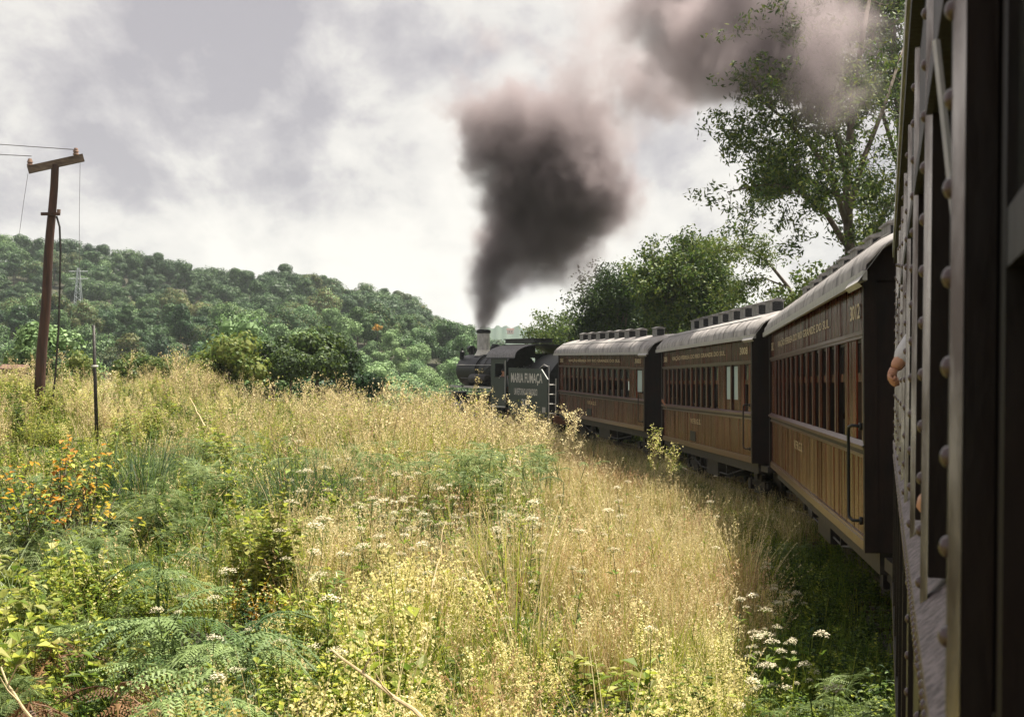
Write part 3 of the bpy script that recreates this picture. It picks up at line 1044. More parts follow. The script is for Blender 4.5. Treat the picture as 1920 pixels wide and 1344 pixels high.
def own_coach():
    H = 2.62
    right = Vector((math.cos(TH0), -math.sin(TH0), 0)); up = Vector((0, 0, 1))
    rot = Matrix.Rotation(-TH0, 4, 'Z') @ Matrix.Rotation(ROLL, 4, 'Y')
    # local point (0,0,1.6) must be WD to the right of the eye
    loc = Vector((0, 0, EYE)) + right * WD - (rot.to_3x3() @ Vector((0, 0, 1.6)))
    t = empty('railway_coach', loc, rot.to_euler())
    tag(t, 'dark riveted steel coach running along the right edge, seen at a grazing angle', 'railway coach')
    s0, s1 = -7.0, 11.3
    E = 1.6   # eye height in local z
    ZS = E - .38      # window bottom
    ZT = E + .52      # window top
    cols = [1.66 + 1.2 * k for k in range(-7, 9)]
    cols = [c for c in cols if s0 < c < s1]
    mb = MB()
    mb.box((0.0, s0, 0), (.06, s1, ZS - .20), MT['steel'])
    mb.box((-.018, s0, 0), (-.0005, s1, .10), MT['steel'])
    mb.build('lower_side_panel', t)
    mb = MB(); mb.box((-.012, s0, ZS - .198), (.06, s1, ZS - .05), MT['steel']); mb.build('belt_plate', t)
    mb = MB()
    mb.add([(-.022, s0, ZS - .048), (.045, s0, ZS + .012), (.045, s1, ZS + .012), (-.022, s1, ZS - .048), (-.022, s0, ZS - .066), (-.022, s1, ZS - .066), (.03, s0, ZS - .066), (.03, s1, ZS - .066), (.045, s0, ZS - .02), (.045, s1, ZS - .02)],
           [(0, 3, 2, 1), (0, 4, 5, 3), (4, 6, 7, 5), (1, 2, 9, 8), (0, 1, 8, 6, 4)], MT['sill'])
    mb.build('window_sill', t)
    mb = MB(); mb.box((0, s0, ZT), (.06, s1, H), MT['steel']); mb.box((-.012, s0, ZT), (-.0005, s1, ZT + .05), MT['steel']); mb.box((-.03, s0, H - .09), (-.0005, s1, H), MT['steel']); mb.build('letter_board', t)
    # rivet mesh
    rv = MB()
    a = .0125; prof = [(a * math.cos(k * PI / 2 / 4), .0095 * math.sin(k * PI / 2 / 4)) for k in range(5)]
    prof[-1] = (.0012, .0095)
    M = Matrix.Rotation(-PI / 2, 4, 'Y')
    rv.lathe([(a, -.002)] + prof, MT['rivet'], 12, M)
    rme = rv.mesh('rivet')
    rme.polygons.foreach_set('use_smooth', [True] * len(rme.polygons))

    def rivet_row(parent, pts):
        for p in pts:
            inst('rivet', rme, parent, p)
    # pilaster bars with rivets
    for c in cols:
        mb = MB()
        for z0_, z1_ in ((ZS - .198, H - .092),):
            pf = [(0, c - .026), (-.013, c - .010), (-.013, c + .016), (0, c + .03)]
            mb.add([(u, y, z0_) for u, y in pf] + [(u, y, z1_) for u, y in pf], [(0, 1, 5, 4)], MT['steel_edge'])  # one bar: bright chamfer here, its other faces in the dark steel
            mb.add([(u, y, z0_) for u, y in pf] + [(u, y, z1_) for u, y in pf], [(1, 2, 6, 5), (2, 3, 7, 6), (3, 2, 1, 0), (4, 5, 6, 7)], MT['steel'])
        mb.box((.001, c - .029, ZS + .013), (.034, c + .029, ZT), MT['body_dark'])
        mb.box((-.008, c + .0305, ZS - .048 + .06), (.03, c + .075, H - .092), MT['steel'])
        b = mb.build('pilaster', t)
        mb2 = MB(); mb2.box((-.014, c - .028, .1), (-.0005, c + .028, ZS - .2), MT['steel']); low = mb2.build('lower_batten', t)
        if c > 0:
            zz = [ZS - .10 + .1 * k for k in range(0, 14)] if c < 5 else [ZS - .10 + .1 * k for k in range(0, 15)]
            rivet_row(b, [(-.013, c + .002, z) for z in zz if z < H - .12])
            if c < 4.5:
                rivet_row(low, [(-.014, c, .16 + .1 * k) for k in range(10)])
    # double rivet row on belt plate: nearest 90 as parts, the rest joined
    y = .9; pts = []
    while y < s1 - .1:
        pts.append((-.0125, y, ZS - .09)); pts.append((-.0125, y + .04, ZS - .15)); y += .08
    belt = [o for o in t.children if o.name.startswith('belt_plate')][0]
    rivet_row(belt, pts[:110])
    far = MB()
    for p in pts[110:]:
        far.lathe([(a, -.002)] + prof, MT['rivet'], 8, Matrix.Translation(p) @ M)
    o = far.build('rivet', belt, True); o['kind'] = 'stuff'
    # window sashes between pilasters
    for c, c2 in zip(cols, cols[1:]):
        a0, b0 = c + .03, c2 - .065
        mb = MB()
        mb.box((.035, a0, ZS + .013), (.06, a0 + .07, ZT), MT['body_dark']); mb.box((.035, b0 - .07, ZS + .013), (.06, b0, ZT), MT['body_dark'])
        mb.box((.035, a0 + .07, ZT - .07), (.06, b0 - .07, ZT), MT['body_dark'])
        mb.box((.036, a0 + .07, E + .12), (.061, b0 - .07, E + .18), MT['body_dark'])
        # slim centre mullion
        mb.box((.034, (a0 + b0) / 2 - .025, E + .18), (.062, (a0 + b0) / 2 + .025, ZT - .07), MT['body_dark'])
        s = mb.build('window_sash', t)
        g = MB(); g.box((.046, a0 + .07, E + .18), (.05, (a0 + b0) / 2 - .025, ZT - .07), MT['glass']); g.box((.046, (a0 + b0) / 2 + .025, E + .18), (.05, b0 - .07, ZT - .07), MT['glass']); g.build('pane', s)
    # interior: dark roller blinds half lowered in some windows
    for k, (c, c2) in enumerate(zip(cols, cols[1:])):
        if k % 3 != 1 or not (0 < c < 9):
            mb = MB(); mb.box((.07, c + .04, E - (.1 if k % 2 else -.05)), (.078, c2 - .07, ZT), MT['body_dark']); mb.build('blind', t)
    # window stay that hangs slanted by the second bay
    mb = MB(); mb.bar((-.016, 2.15, E + .50), (.010, 2.02, E + .20), .006, MT['silver'], n=5); mb.build('window_stay', t)
    # other side, ends, floor, underframe
    mb = MB()
    mb.box((W - .06, s0, 0), (W, s1, ZS), MT['steel']); mb.box((W - .06, s0, ZT), (W, s1, H), MT['steel'])
    for c in cols: mb.box((W - .06, c - .12, ZS), (W, c + .12, ZT), MT['steel'])
    mb.build('far_side_wall', t)
    for y0 in (s0, s1 - .06):
        mb = MB(); mb.box((.06, y0, 0), (1.0, y0 + .06, H), MT['steel']); mb.box((1.75, y0, 0), (W - .06, y0 + .06, H), MT['steel']); mb.box((1.0, y0, 2.0), (1.75, y0 + .06, H), MT['steel'])
        mb.box((0.0, y0 - .001, 0), (.06, y0 + .061, H - .001), MT['steel'])
        mb.build('end_wall', t)
    mb = MB(); mb.box((.06, s0 + .06, .0), (W - .06, s1 - .06, .06), MT['interior']); mb.build('floor', t)
    seat_rows = []
    for u0, u1 in ((.14, 1.0), (1.75, 2.6)):
        sm = MB(); seat_rows.append(sm)
        sm.box((u0, -.22, .36), (u1, .22, .46), MT['seat']); sm.box((u0, -.03, .46), (u1, .06, 1.02), MT['seat']); sm.box((u0 + .05, -.2, .06), (u0 + .12, .2, .36), MT['under'])
    for sme in [q.mesh('seat') for q in seat_rows]:
        for y in np.arange(1.0, 10.5, .95): inst('seat', sme, t, (0, y, 0))
    mb = MB(); mb.box((.1, s0, -.24), (.26, s1, -.01), MT['under']); mb.box((W - .26, s0, -.24), (W - .1, s1, -.01), MT['under']); mb.box((1.2, s0, -.3), (1.5, s1, -.01), MT['under']); mb.box((.3, 1.5, -.7), (1.1, 3.5, -.3), MT['under']); mb.build('underframe', t)
    bogie(t, s1 - 2.2); bogie(t, s0 + 2.2)
    build_roof(t, H, s0, s1, over=.018, seams=10, vents=[(s, W / 2 - .3) for s in (0, 2, 4, 6, 8, 10)], hood=0)
    # steps below the far end
    return t


own = own_coach()
bpy.context.view_layer.update()
OM = own.matrix_world.copy()


def own_pt(u, s, z):
    return OM @ Vector((u, s, z))


OR = OM.to_euler()
# passenger whose hand and white cuff show outside the coach
pp = own_pt(.55, 6.3, 1.02)
OI = OM.to_3x3().inverted()
pt_ = person(pp, 0, 'passenger leaning on the steel coach, only a tanned fist and white cuff outside its window', 'shirt',
             arm_l=((-.455, -.06, .86), (-.60, -.17, .64)), arm_r=((.26, .14, .25), (.22, .36, .12)), parent_rot=OR, lean=(-.12, 0.0), hand_r=None, hands=False)
simple_hand(pt_, Vector((-.592, -.162, .665)), (-.30, -.38, -.85), side=(-.1, -.9, .4), curl=1.25, scale=.82)
pp = own_pt(.438, 3.75, .98)
person(pp, 0, 'passenger in the steel coach with a bare elbow resting out of the window', 'navy',
       arm_l=((-.425, .02, .30), (-.22, .27, .36)), arm_r=((.26, .14, .25), (.22, .36, .12)), parent_rot=OR, lean=(-.02, 0.0))
# passengers in the middle coach
th2 = math.atan2(C2B[0] - C2A[0], C2B[1] - C2A[1])


def c2_pt(u, s, z):
    return Vector((C2A[0], C2A[1], .985)) + Matrix.Rotation(-th2, 3, 'Z') @ Vector((u, s, z))


person(c2_pt(.42, 11.7, .50), -th2 + PI, 'passenger with both forearms on the sill at the far end of the middle coach', 'navy',
       arm_l=((-.1, .2, .42), (-.34, .12, .55)), arm_r=((.34, .10, .36), (.47, -.10, .58)), lean=(.25, .0))
person(c2_pt(.46, 4.6, .45), -th2, 'passenger in a white shirt behind the last narrow window of the middle coach', 'shirt',
       arm_l=((-.30, .12, .36), (-.36, .34, .52)), arm_r=((.24, .14, .3), (.2, .3, .2)), lean=(-.1, .0))


# ------------------------------------------------------------------ locomotive and tender
LTH = -R(24)
LA = Vector((1.49, 59.5))


def loco():
    LZ = .46
    t = empty('steam_locomotive', (LA.x, LA.y, LZ), (math.atan2(.22, 13.5), 0, -LTH))
    t.scale = (1, .9, 1)
    tag(t, 'black steam locomotive at the head of the train with a silver-grey chimney smoking', 'steam locomotive')
    cu = 1.42
    K = MT['black']
    Mb = lambda u, s, z: Matrix.Translation((u, s, z)) @ Matrix.Rotation(-PI / 2, 4, 'X')
    # boiler along +y
    mb = MB(); mb.lathe([(.80, 6.6), (.80, 8.2), (.74, 8.6), (.74, 10.6)], K, 32, Mb(cu, 0, 2.68)); mb.build('boiler', t, 'auto')
    mb = MB()
    for s in (7.2, 8.7, 9.5, 10.3):
        r = .812 if s < 8.4 else .752
        mb.lathe([(r, s), (r + .008, s + .005), (r + .008, s + .06), (r, s + .065)], MT['under'], 32, Mb(cu, 0, 2.68), cap=False)
    mb.build('boiler_band', t, True)
    mb = MB(); mb.lathe([(.79, 10.6), (.79, 13.3), (.72, 13.36), (.60, 13.42), (.1, 13.5)], K, 32, Mb(cu, 0, 2.68)); mb.build('smokebox', t, 'auto')
    # chimney
    Mc = Matrix.Translation((cu, 11.5, 3.40)) @ Matrix.Diagonal((1, 1, 1.12, 1))
    mb = MB(); mb.lathe([(.46, 0), (.38, .10), (.33, .20), (.31, .26)], MT['white'], 24, Mc)
    mb.lathe([(.31, .26), (.31, .98)], MT['silver'], 24, Mc, cap=False)
    ch = mb.build('chimney', t, 'auto')
    mb = MB(); mb.lathe([(.335, .98), (.36, 1.0), (.36, 1.10), (.30, 1.14), (.25, 1.12)], K, 24, Mc); mb.build('chimney_cap', ch, 'auto')
    # domes
    def dome(s, r, h, nm):
        m = MB(); m.lathe([(r * 1.25, 0), (r, .12), (r, h * .6), (r * .85, h * .82), (r * .5, h * .96), (.02, h)], K, 22, Matrix.Translation((cu, s, 3.34))); m.build(nm, t, 'auto')
    dome(9.8, .30, .62, 'steam_dome'); dome(8.6, .27, .52, 'sand_dome')
    # headlamp, bell and feed pump at the front
    m = MB(); m.lathe([(.19, -.16), (.20, .14), (.17, .17)], K, 18, Mb(cu, 13.2, 3.72)); m.box((cu - .12, 13.05, 3.42), (cu + .12, 13.3, 3.55), K)
    m.lathe([(.155, .171), (.15, .175)], MT['frost'], 18, Mb(cu, 13.2, 3.72)); m.build('headlamp', t, 'auto')
    m = MB(); m.lathe([(.15, 0), (.13, .06), (.09, .17), (.03, .22)], K, 14, Matrix.Translation((cu, 12.35, 3.52))); m.bar((cu, 12.35, 3.4), (cu, 12.35, 3.75), .02, K)
    m.box((cu - .2, 12.3, 3.4), (cu - .17, 12.4, 3.75), K); m.box((cu + .17, 12.3, 3.4), (cu + .2, 12.4, 3.75), K); m.box((cu - .2, 12.3, 3.74), (cu + .2, 12.4, 3.78), K); m.build('bell', t)
    m = MB(); m.lathe([(.10, 0), (.12, .05), (.12, .38), (.08, .42)], K, 12, Matrix.Translation((cu - .58, 13.0, 3.22))); m.lathe([(.05, .42), (.05, .55)], K, 10, Matrix.Translation((cu - .58, 13.0, 3.22))); m.build('feed_pump', t, 'auto')
    # handrail and pipes on the boiler side
    m = MB(); m.tube([(cu - .82, 7.0, 2.95), (cu - .80, 13.2, 2.95)], .018, MT['silver'], 6)
    m.tube([(cu - .86, 6.8, 2.45), (cu - .84, 9.5, 2.45), (cu - .84, 10.5, 2.3), (cu - .84, 12.4, 2.3), (cu - .6, 12.8, 2.0)], .03, K, 6)
    m.tube([(cu - .72, 7.4, 3.1), (cu - .76, 8.6, 2.9), (cu - .78, 9.4, 2.6)], .022, MT['under'], 6)
    m.build('boiler_pipes', t, True)
    # air tank under boiler side
    m = MB(); m.lathe([(.05, 7.9), (.20, 7.95), (.25, 8.05), (.25, 10.0), (.20, 10.1), (.05, 10.15)], MT['under'], 20, Mb(.30, 0, 2.28)); m.build('air_tank', t, 'auto')
    # running board with pale edge
    m = MB(); m.box((.02, 6.6, 1.90), (cu * 2 - .02, 12.6, 1.95), K); m.box((.1, 12.6, 1.6), (cu * 2 - .1, 13.6, 1.64), K); r = m.build('running_board', t)
    m = MB(); m.box((-.012, 6.7, 1.87), (.018, 10.4, 1.96), MT['white']); m.box((-.012, 10.7, 1.87), (.018, 12.5, 1.95), MT['silver']); m.build('board_edge', r)
    # frame, wheels
    m = MB(); m.box((.9, 6.0, .9), (1.0, 13.2, 1.5), K); m.box((1.85, 6.0, .9), (1.95, 13.2, 1.5), K); m.box((.5, 4.9, 1.1), (2.35, 6.0, 1.4), K); m.build('frame', t)
    for s, rr in ((7.7, .62), (9.0, .62), (10.3, .62), (12.1, .36)):
        m = MB()
        for u in (.78, 1.92):
            M = Matrix.Translation((u, s, rr)) @ Matrix.Rotation(PI / 2, 4, 'Y')
            m.lathe([(rr - .1, -.06), (rr, -.06), (rr, .06), (rr - .1, .06), (rr - .1, -.06)], K, 26, M, cap=False)
            m.lathe([(.12, -.08), (.14, 0), (.12, .08)], K, 14, M)
            for k in range(12):
                a = 2 * PI * k / 12
                m.bar((u, s + .1 * math.cos(a), rr + .1 * math.sin(a)), (u, s + (rr - .08) * math.cos(a), rr + (rr - .08) * math.sin(a)), .025, K)
        m.bar((.7, s, rr), (2.1, s, rr), .07, K, n=8)
        m.build('wheelset', t)
    m = MB(); m.box((.60, 7.6, .48), (.66, 10.4, .58), MT['silver']); m.box((.52, 8.9, .50), (.58, 12.0, .58), MT['silver']); m.build('side_rod', t)
    for u in (.42, 2.42):
        m = MB(); m.lathe([(.12, 11.75), (.30, 11.8), (.30, 12.6), (.24, 12.66), (.1, 12.72)], MT['under'] if u > 1 else MT['silver'], 20, Mb(u, 0, .95)); m.box((u - .25, 11.8, 1.0), (u + .25, 12.6, 1.62), K); m.build('steam_cylinder', t, 'auto')
    # buffer beam and pilot
    m = MB(); m.box((.2, 13.5, .85), (2.64, 13.68, 1.2), MT['rust'])
    for k in range(11):
        u = .35 + k * .214
        m.bar((u, 13.6, .85), (cu + (u - cu) * .75, 14.25, .15), .025, K)
    m.build('pilot', t)
    # cab
    G = MT['loco_green']
    m = MB()
    x0 = .0; za, zb = 1.10, 3.30
    m.box((x0, 4.85, za), (x0 + .04, 6.75, 2.42), G)                    # lower panel
    m.box((x0, 4.85, 3.02), (x0 + .04, 6.75, zb), G)                    # above window
    m.box((x0, 6.25, 2.42), (x0 + .04, 6.75, 3.02), G); m.box((x0, 4.85, 2.42), (x0 + .04, 5.05, 3.02), G)
    xr = cu * 2
    m.box((xr - .04, 4.85, za), (xr, 6.75, 2.42), G); m.box((xr - .04, 4.85, 3.02), (xr, 6.75, zb), G); m.box((xr - .04, 6.25, 2.42), (xr, 6.75, 3.02), G)
    m.box((.04, 6.71, za), (.62, 6.75, zb + .2), K); m.box((2.22, 6.71, za), (xr - .04, 6.75, zb + .2), K)
    m.box((.62, 6.71, 3.3), (2.22, 6.75, zb + .6), K)
    m.box((.04, 4.85, 1.1), (xr - .04, 6.71, 1.16), K)
    c = m.build('cab', t)
    m = MB(); m.box((-.02, 4.9, 1.06), (.0, 6.7, 1.12), MT['white']); m.box((-.03, 5.05, 2.40), (-.001, 6.25, 2.44), MT['under']); m.build('cab_trim', c)
    m = MB(); m.tube([(-.05, 4.82, 1.3), (-.05, 4.82, 3.15)], .02, MT['silver'], 6); m.build('cab_handrail', c)
    # cab roof, arched, reaching back over the tender
    m = MB()
    pts = roof_pts(3.30, .62, .14, 16, w=xr)
    ra, rb = 3.45, 7.0
    for s in (ra, rb):
        m.v += [(u, s, z) for u, z in pts]
    k = len(pts)
    for s in (ra, rb):
        m.v += [(u, s, z - .05) for u, z in pts]
    mi = m.mi(MT['vent']); mk = m.mi(K)
    for j in range(k - 1):
        m.f.append((j, k + j, k + j + 1, j + 1)); m.m.append(mi if j < 6 else mk)
        m.f.append((2 * k + j, 2 * k + j + 1, 3 * k + j + 1, 3 * k + j)); m.m.append(mk)
        m.f.append((j, j + 1, 2 * k + j + 1, 2 * k + j)); m.m.append(mk)
        m.f.append((k + j, 3 * k + j, 3 * k + j + 1, k + j + 1)); m.m.append(mk)
    m.build('cab_roof', t, 'auto')
    m = MB(); m.box((cu - .45, 3.9, 3.96), (cu + .45, 7.4, 4.12), K); m.box((cu - .5, 3.8, 4.12), (cu + .5, 7.5, 4.16), K); m.build('roof_vent', t)
    return t


lo = loco()


def tender():
    t = empty('tender', (LA.x, LA.y, .46), (math.atan2(.22, 13.5), 0, -LTH))
    t.scale = (1, .9, 1)
    tag(t, 'dark green tender lettered MARIA FUMAÇA behind the steam locomotive', 'tender')
    G = MT['loco_green']; K = MT['black']; xr = 2.80
    m = MB()
    z0, z1 = .78, 2.80
    # side sheet with a cut rear top corner
    vs = [(0, .05, z0), (0, 4.55, z0), (0, 4.55, z1 + .05), (0, .75, z1), (0, .05, z1 - .42)]
    vb = [(.05, y, z) for _, y, z in vs]
    m.add(vs + vb, [(0, 4, 3, 2, 1), (5, 6, 7, 8, 9)] + [(i, (i + 1) % 5, 5 + (i + 1) % 5, 5 + i) for i in range(5)], G)
    m.build('side_sheet', t)
    m = MB()
    vs = [(xr, y, z) for _, y, z in vs]; vb = [(xr - .05, y, z) for _, y, z in vs]
    m.add(vs + vb, [(0, 1, 2, 3, 4), (9, 8, 7, 6, 5)] + [(i, 5 + i, 5 + (i + 1) % 5, (i + 1) % 5) for i in range(5)], G); m.build('side_sheet', t)
    m = MB(); m.box((.05, .05, z0), (xr - .05, .09, 2.38), K); m.box((.05, .09, z0), (xr - .05, 4.5, .84), K); m.box((.05, 1.0, .84), (xr - .05, 1.05, 2.9), K); m.build('tank', t)
    # dark curved-top bunker with coal
    m = MB()
    arch = [(.12 + (xr - .24) * i / 16, 2.35 + 1.10 * math.sin(PI * i / 16) ** .7) for i in range(17)]
    for s in (.35, 3.0): m.v += [(u, s, z) for u, z in arch]
    mi = m.mi(K)
    for j in range(16): m.f.append((j, 17 + j, 18 + j, j + 1)); m.m.append(mi)
    m.f.append(tuple(range(16, -1, -1))); m.m.append(mi); m.f.append(tuple(range(17, 34))); m.m.append(mi)
    m.build('bunker_hood', t, 'auto')
    rr = random.Random(4)
    m = MB()
    for k in range(260):
        u, s = rr.uniform(.2, xr - .2), rr.uniform(3.05, 4.3)
        z = 2.55 + .35 * math.sin(PI * u / xr) + rr.uniform(-.08, .05); r = rr.uniform(.06, .13)
        M = Matrix.Translation((u, s, z)) @ Euler((rr.random() * 3, rr.random() * 3, 0)).to_matrix().to_4x4()
        m.box((-r, -r * .8, -r * .7), (r, r * .8, r * .7), MT['coal'], M)
    m.box((.06, 3.02, .9), (xr - .06, 4.45, 2.6), MT['coal'])
    o = m.build('coal_load', t); o['kind'] = 'stuff'
    # ladder at the rear left corner
    m = MB()
    for u in (.02, .34):
        m.bar((u, -.06, .45 if u > .1 else .3), (u, -.06, 2.95 if u < .1 else 2.42), .022, MT['silver'], n=5)
    for z in (.6, .95, 1.35, 1.75, 2.15): m.bar((.02, -.06, z), (.34, -.06, z), .02, MT['white'], n=5)
    m.build('ladder', t)
    m = MB(); m.tube([(0, -.04, 2.9), (0, .45, 3.0), (0, .9, 2.84)], .015, MT['silver'], 5); m.build('handrail', t)
    m = MB(); m.box((.1, -.1, .55), (2.7, 4.6, .76), MT['under']); m.box((.2, -.2, .5), (2.6, -.1, .85), MT['rust']); m.box((-.06, 4.42, .35), (.0, 4.55, 1.0), MT['rust']); m.build('underframe', t)
    for s in (.9, 1.9, 3.0, 4.0):
        w = MB()
        for u in (.78, 1.95):
            w.lathe([(.06, -.06), (.38, -.06), (.41, .05), (.3, .03), (.06, .06)], MT['under'], 20, Matrix.Translation((u, s, .41)) @ Matrix.Rotation(PI / 2, 4, 'Y'))
        w.bar((.8, s, .41), (1.9, s, .41), .06, MT['under'], n=6)
        w.build('wheelset', t, True)
    m = MB(); m.box((-.005, .25, .98), (-.001, .6, 1.2), MT['silver']); m.build('builder_plate', t)
    text_part('MARIA FUMAÇA', t, side_text_matrix(4.22, 2.10, -.006), .52, 3.62, MT['white'], .022)
    text_part('UM RETORNO AO PASSADO', t, side_text_matrix(3.85, 1.66, -.006), .30, 2.7, MT['white'], .018)
    text_part('331', t, side_text_matrix(2.95, 1.22, -.006), .28, .85, MT['white'], .03)
    return t


tender()
Rl = Matrix.Rotation(-LTH, 3, 'Z')
dp = Vector((LA.x, LA.y, .46)) + Rl @ Vector((.42, 5.05, 2.0))
person(dp, -LTH, 'locomotive driver leaning out of the cab window in a pale shirt', 'shirt', arm_l=((-.36, .10, .40), (-.38, -.12, .52)), arm_r=((.3, .2, .3), (.3, .4, .3)), lean=(-.22, 0), seated=False)


# ------------------------------------------------------------------ utility pole and posts
def poles():
    Y = 38
    b, tp = P(68, 830, Y), P(101, 308, Y)
    t = empty('utility_pole', b)
    tag(t, 'leaning dark wooden power pole with a tilted crossarm and two insulators', 'utility pole')
    m = MB()
    n = 12
    pts = [b.lerp(tp, k / n) + Vector((math.sin(k * 1.3) * .015, 0, 0)) - b for k in range(n + 1)]
    m.tube(pts, [.155 - .055 * k / n for k in range(n + 1)], MT['pole'], 12); m.build('pole', t, 'auto')
    a, c = P(50, 319, Y - .1), P(154, 296, Y + .35)
    d = c - a
    M = Matrix.Translation(a - b) @ d.to_track_quat('X', 'Z').to_matrix().to_4x4()
    m = MB(); m.box((0, -.19, -.10), (d.length, -.03, .10), MT['pole_end'], M); ca = m.build('crossarm', t)
    for q in (P(56, 312, Y), P(142, 292, Y + .25)):
        q = q - b - Vector((0, .1, 0))
        m = MB(); m.bar(q - Vector((0, 0, .1)), q + Vector((0, 0, .02)), .02, MT['wire'], n=6)
        m.lathe([(.05, .0), (.085, .02), (.075, .06), (.05, .08), (.08, .10), (.06, .16), (.045, .2)], MT['ceramic'], 14, Matrix.Translation(q)); m.build('insulator', t, 'auto')
    q0 = P(96, 402, Y) - b
    m = MB(); m.box((-.25, -.18, -.04), (.25, -.1, .04), MT['pole'], Matrix.Translation(q0)); m.lathe([(.05, 0), (.05, .1)], MT['ceramic'], 8, Matrix.Translation(q0 + Vector((.22, -.14, .02)))); m.build('cross_bracket', t)
    m = MB()
    cab = [(104, 405), (110, 425), (112, 470), (111, 540), (109, 620), (104, 700), (98, 760), (94, 800)]
    m.tube([P(x, y, Y - .12) - b for x, y in cab], .028, MT['under'], 5); m.build('down_cable', t)
    # wires to the left and two slack ones
    for k, ln in enumerate((((56, 292), (-80, 285), (-420, 292)), ((142, 280), (-30, 268), (-450, 272)))):
        pts = [P(ln[0][0], ln[0][1], Y), P(ln[1][0], ln[1][1], Y + 5), P(ln[2][0], ln[2][1], Y + 22)]
        m = MB(); m.tube([p - pts[0] for p in pts], .011, MT['wire'], 5); o = m.build('power_line'); o.location = pts[0]
        tag(o, ('lower' if k == 0 else 'upper') + ' power line running off left from the pole', 'wire', 'power lines')
    for k, ln in enumerate((((50, 325), (42, 380), (33, 450)), ((148, 300), (147, 400), (148, 540)))):
        pts = [P(x, y, Y + .5) for x, y in ln]
        m = MB(); m.tube([p - pts[0] for p in pts], .006, MT['wire'], 4); o = m.build('hanging_wire'); o.location = pts[0]
        tag(o, 'thin slack wire hanging from the ' + ('left' if k == 0 else 'right') + ' end of the crossarm', 'wire')
    m = MB(); Y2 = 31
    b2, t2 = P(183, 850, Y2), P(175, 610, Y2)
    m.tube([Vector((0, 0, 0)), (t2 - b2) * .5, t2 - b2], [.045, .04, .034], MT['under'], 8)
    m.box((-.06, -.05, 0), (.06, .05, .05), MT['white'], Matrix.Translation((t2 - b2) * .67))
    o = m.build('fence_post', None, True); o.location = b2
    tag(o, 'slim black post standing in the weeds right of the power pole', 'post')


poles()

# ------------------------------------------------------------------ plants: prototypes


def strip(mb, pts, ws, side, mat):
    """a blade: two-sided ribbon along pts"""
    vs = []
    for p, w in zip(pts, ws):
        vs += [tuple(p - side * w), tuple(p + side * w)]
    fs = [(2 * i, 2 * i + 1, 2 * i + 3, 2 * i + 2) for i in range(len(pts) - 1)]
    mb.add(vs, fs, mat)


def blade_pts(base, az, L, lean, droop, segs):
    d = Vector((math.cos(az), math.sin(az), 0)); p = Vector(base); a = lean
    out = [p.copy()]
    for k in range(segs):
        p = p + (Vector((0, 0, 1)) * math.cos(a) + d * math.sin(a)) * (L / segs)
        a += droop / segs
        out.append(p.copy())
    return out


def grass(rn, n, hmin, hmax, w, mats, lean=.25, droop=.7, rad=.12, heads=0, hmat=None, segs=3, hlen=.12):
    mb = MB()
    for i in range(n):
        az = rn.uniform(0, 2 * PI); r = rad * math.sqrt(rn.random())
        b = (r * math.cos(az), r * math.sin(az), -.03)
        az2 = az + rn.gauss(0, .8)
        L = rn.uniform(hmin, hmax)
        pts = blade_pts(b, az2, L, abs(rn.gauss(0, lean)), rn.uniform(.1, droop), segs)
        side = Vector((-math.sin(az2), math.cos(az2), 0)); side = (side + Vector((math.cos(az2), math.sin(az2), 0)) * rn.uniform(-.8, .8)).normalized()
        ww = w * rn.uniform(.6, 1.2)
        strip(mb, pts, [ww * (1 - .9 * (k / segs) ** 1.6) for k in range(segs + 1)], side, rn.choice(mats))
        if heads and i < heads:
            tip = pts[-1]; dr = (pts[-1] - pts[-2]).normalized()
            for k in range(9):
                q = tip - dr * rn.uniform(-.02, hlen)
                a = rn.uniform(0, 2 * PI); o = Vector((math.cos(a), math.sin(a), rn.uniform(.4, 1.4))).normalized()
                mb.quad(q + o * .012, o * rn.uniform(.010, .018), o.orthogonal().normalized() * .0045, hmat)
    return mb


def gold_plant(rn, h, mat, stem, green, n=190, spread=.20, fl=.0098):
    mb = MB()
    for s in range(rn.randint(2, 3)):
        az = rn.uniform(0, 2 * PI); hh = h * rn.uniform(.75, 1.05)
        pts = blade_pts((rn.uniform(-.06, .06), rn.uniform(-.06, .06), -.03), az, hh, rn.uniform(0, .16), rn.uniform(.1, .5), 4)
        mb.tube(pts, [.005, .005, .004, .003, .002], stem, 3)
        for k in range(int(n / 2.5)):
            t = 1 - rn.random() ** 1.4 * .42
            i = min(3, int(t * 4)); f = t * 4 - i
            q = pts[i].lerp(pts[i + 1], f)
            rr = spread * (1.12 - t) * rn.uniform(.1, 1) + .02
            a = rn.uniform(0, 2 * PI)
            q = q + Vector((math.cos(a) * rr, math.sin(a) * rr, rr * rn.uniform(-.2, .7)))
            o = Vector((rn.uniform(-1, 1), rn.uniform(-1, 1), rn.uniform(0, 1))).normalized()
            z = fl * rn.uniform(.6, 1.5)
            mb.quad(q, o * z, o.orthogonal().normalized() * z * rn.uniform(.5, 1), mat)
        for k in range(14):
            t = rn.uniform(.08, .7); i = min(3, int(t * 4)); q = pts[i].lerp(pts[i + 1], t * 4 - i)
            leaf_quad(mb, q, rn.uniform(0, 2 * PI), rn.uniform(.04, .09), .011, rn.uniform(-.2, .8), green)
    return mb


def leaf_quad(mb, q, az, L, w, el, mat, fold=.35):
    d = Vector((math.cos(az) * math.cos(el), math.sin(az) * math.cos(el), math.sin(el)))
    s = Vector((-math.sin(az), math.cos(az), 0)); up = s.cross(d) * -1
    q = Vector(q); m = q + d * L * .5
    mb.add([tuple(q), tuple(m + s * w + up * w * fold), tuple(q + d * L - Vector((0, 0, L * .12))), tuple(m - s * w + up * w * fold)], [(0, 1, 2), (0, 2, 3)], mat)


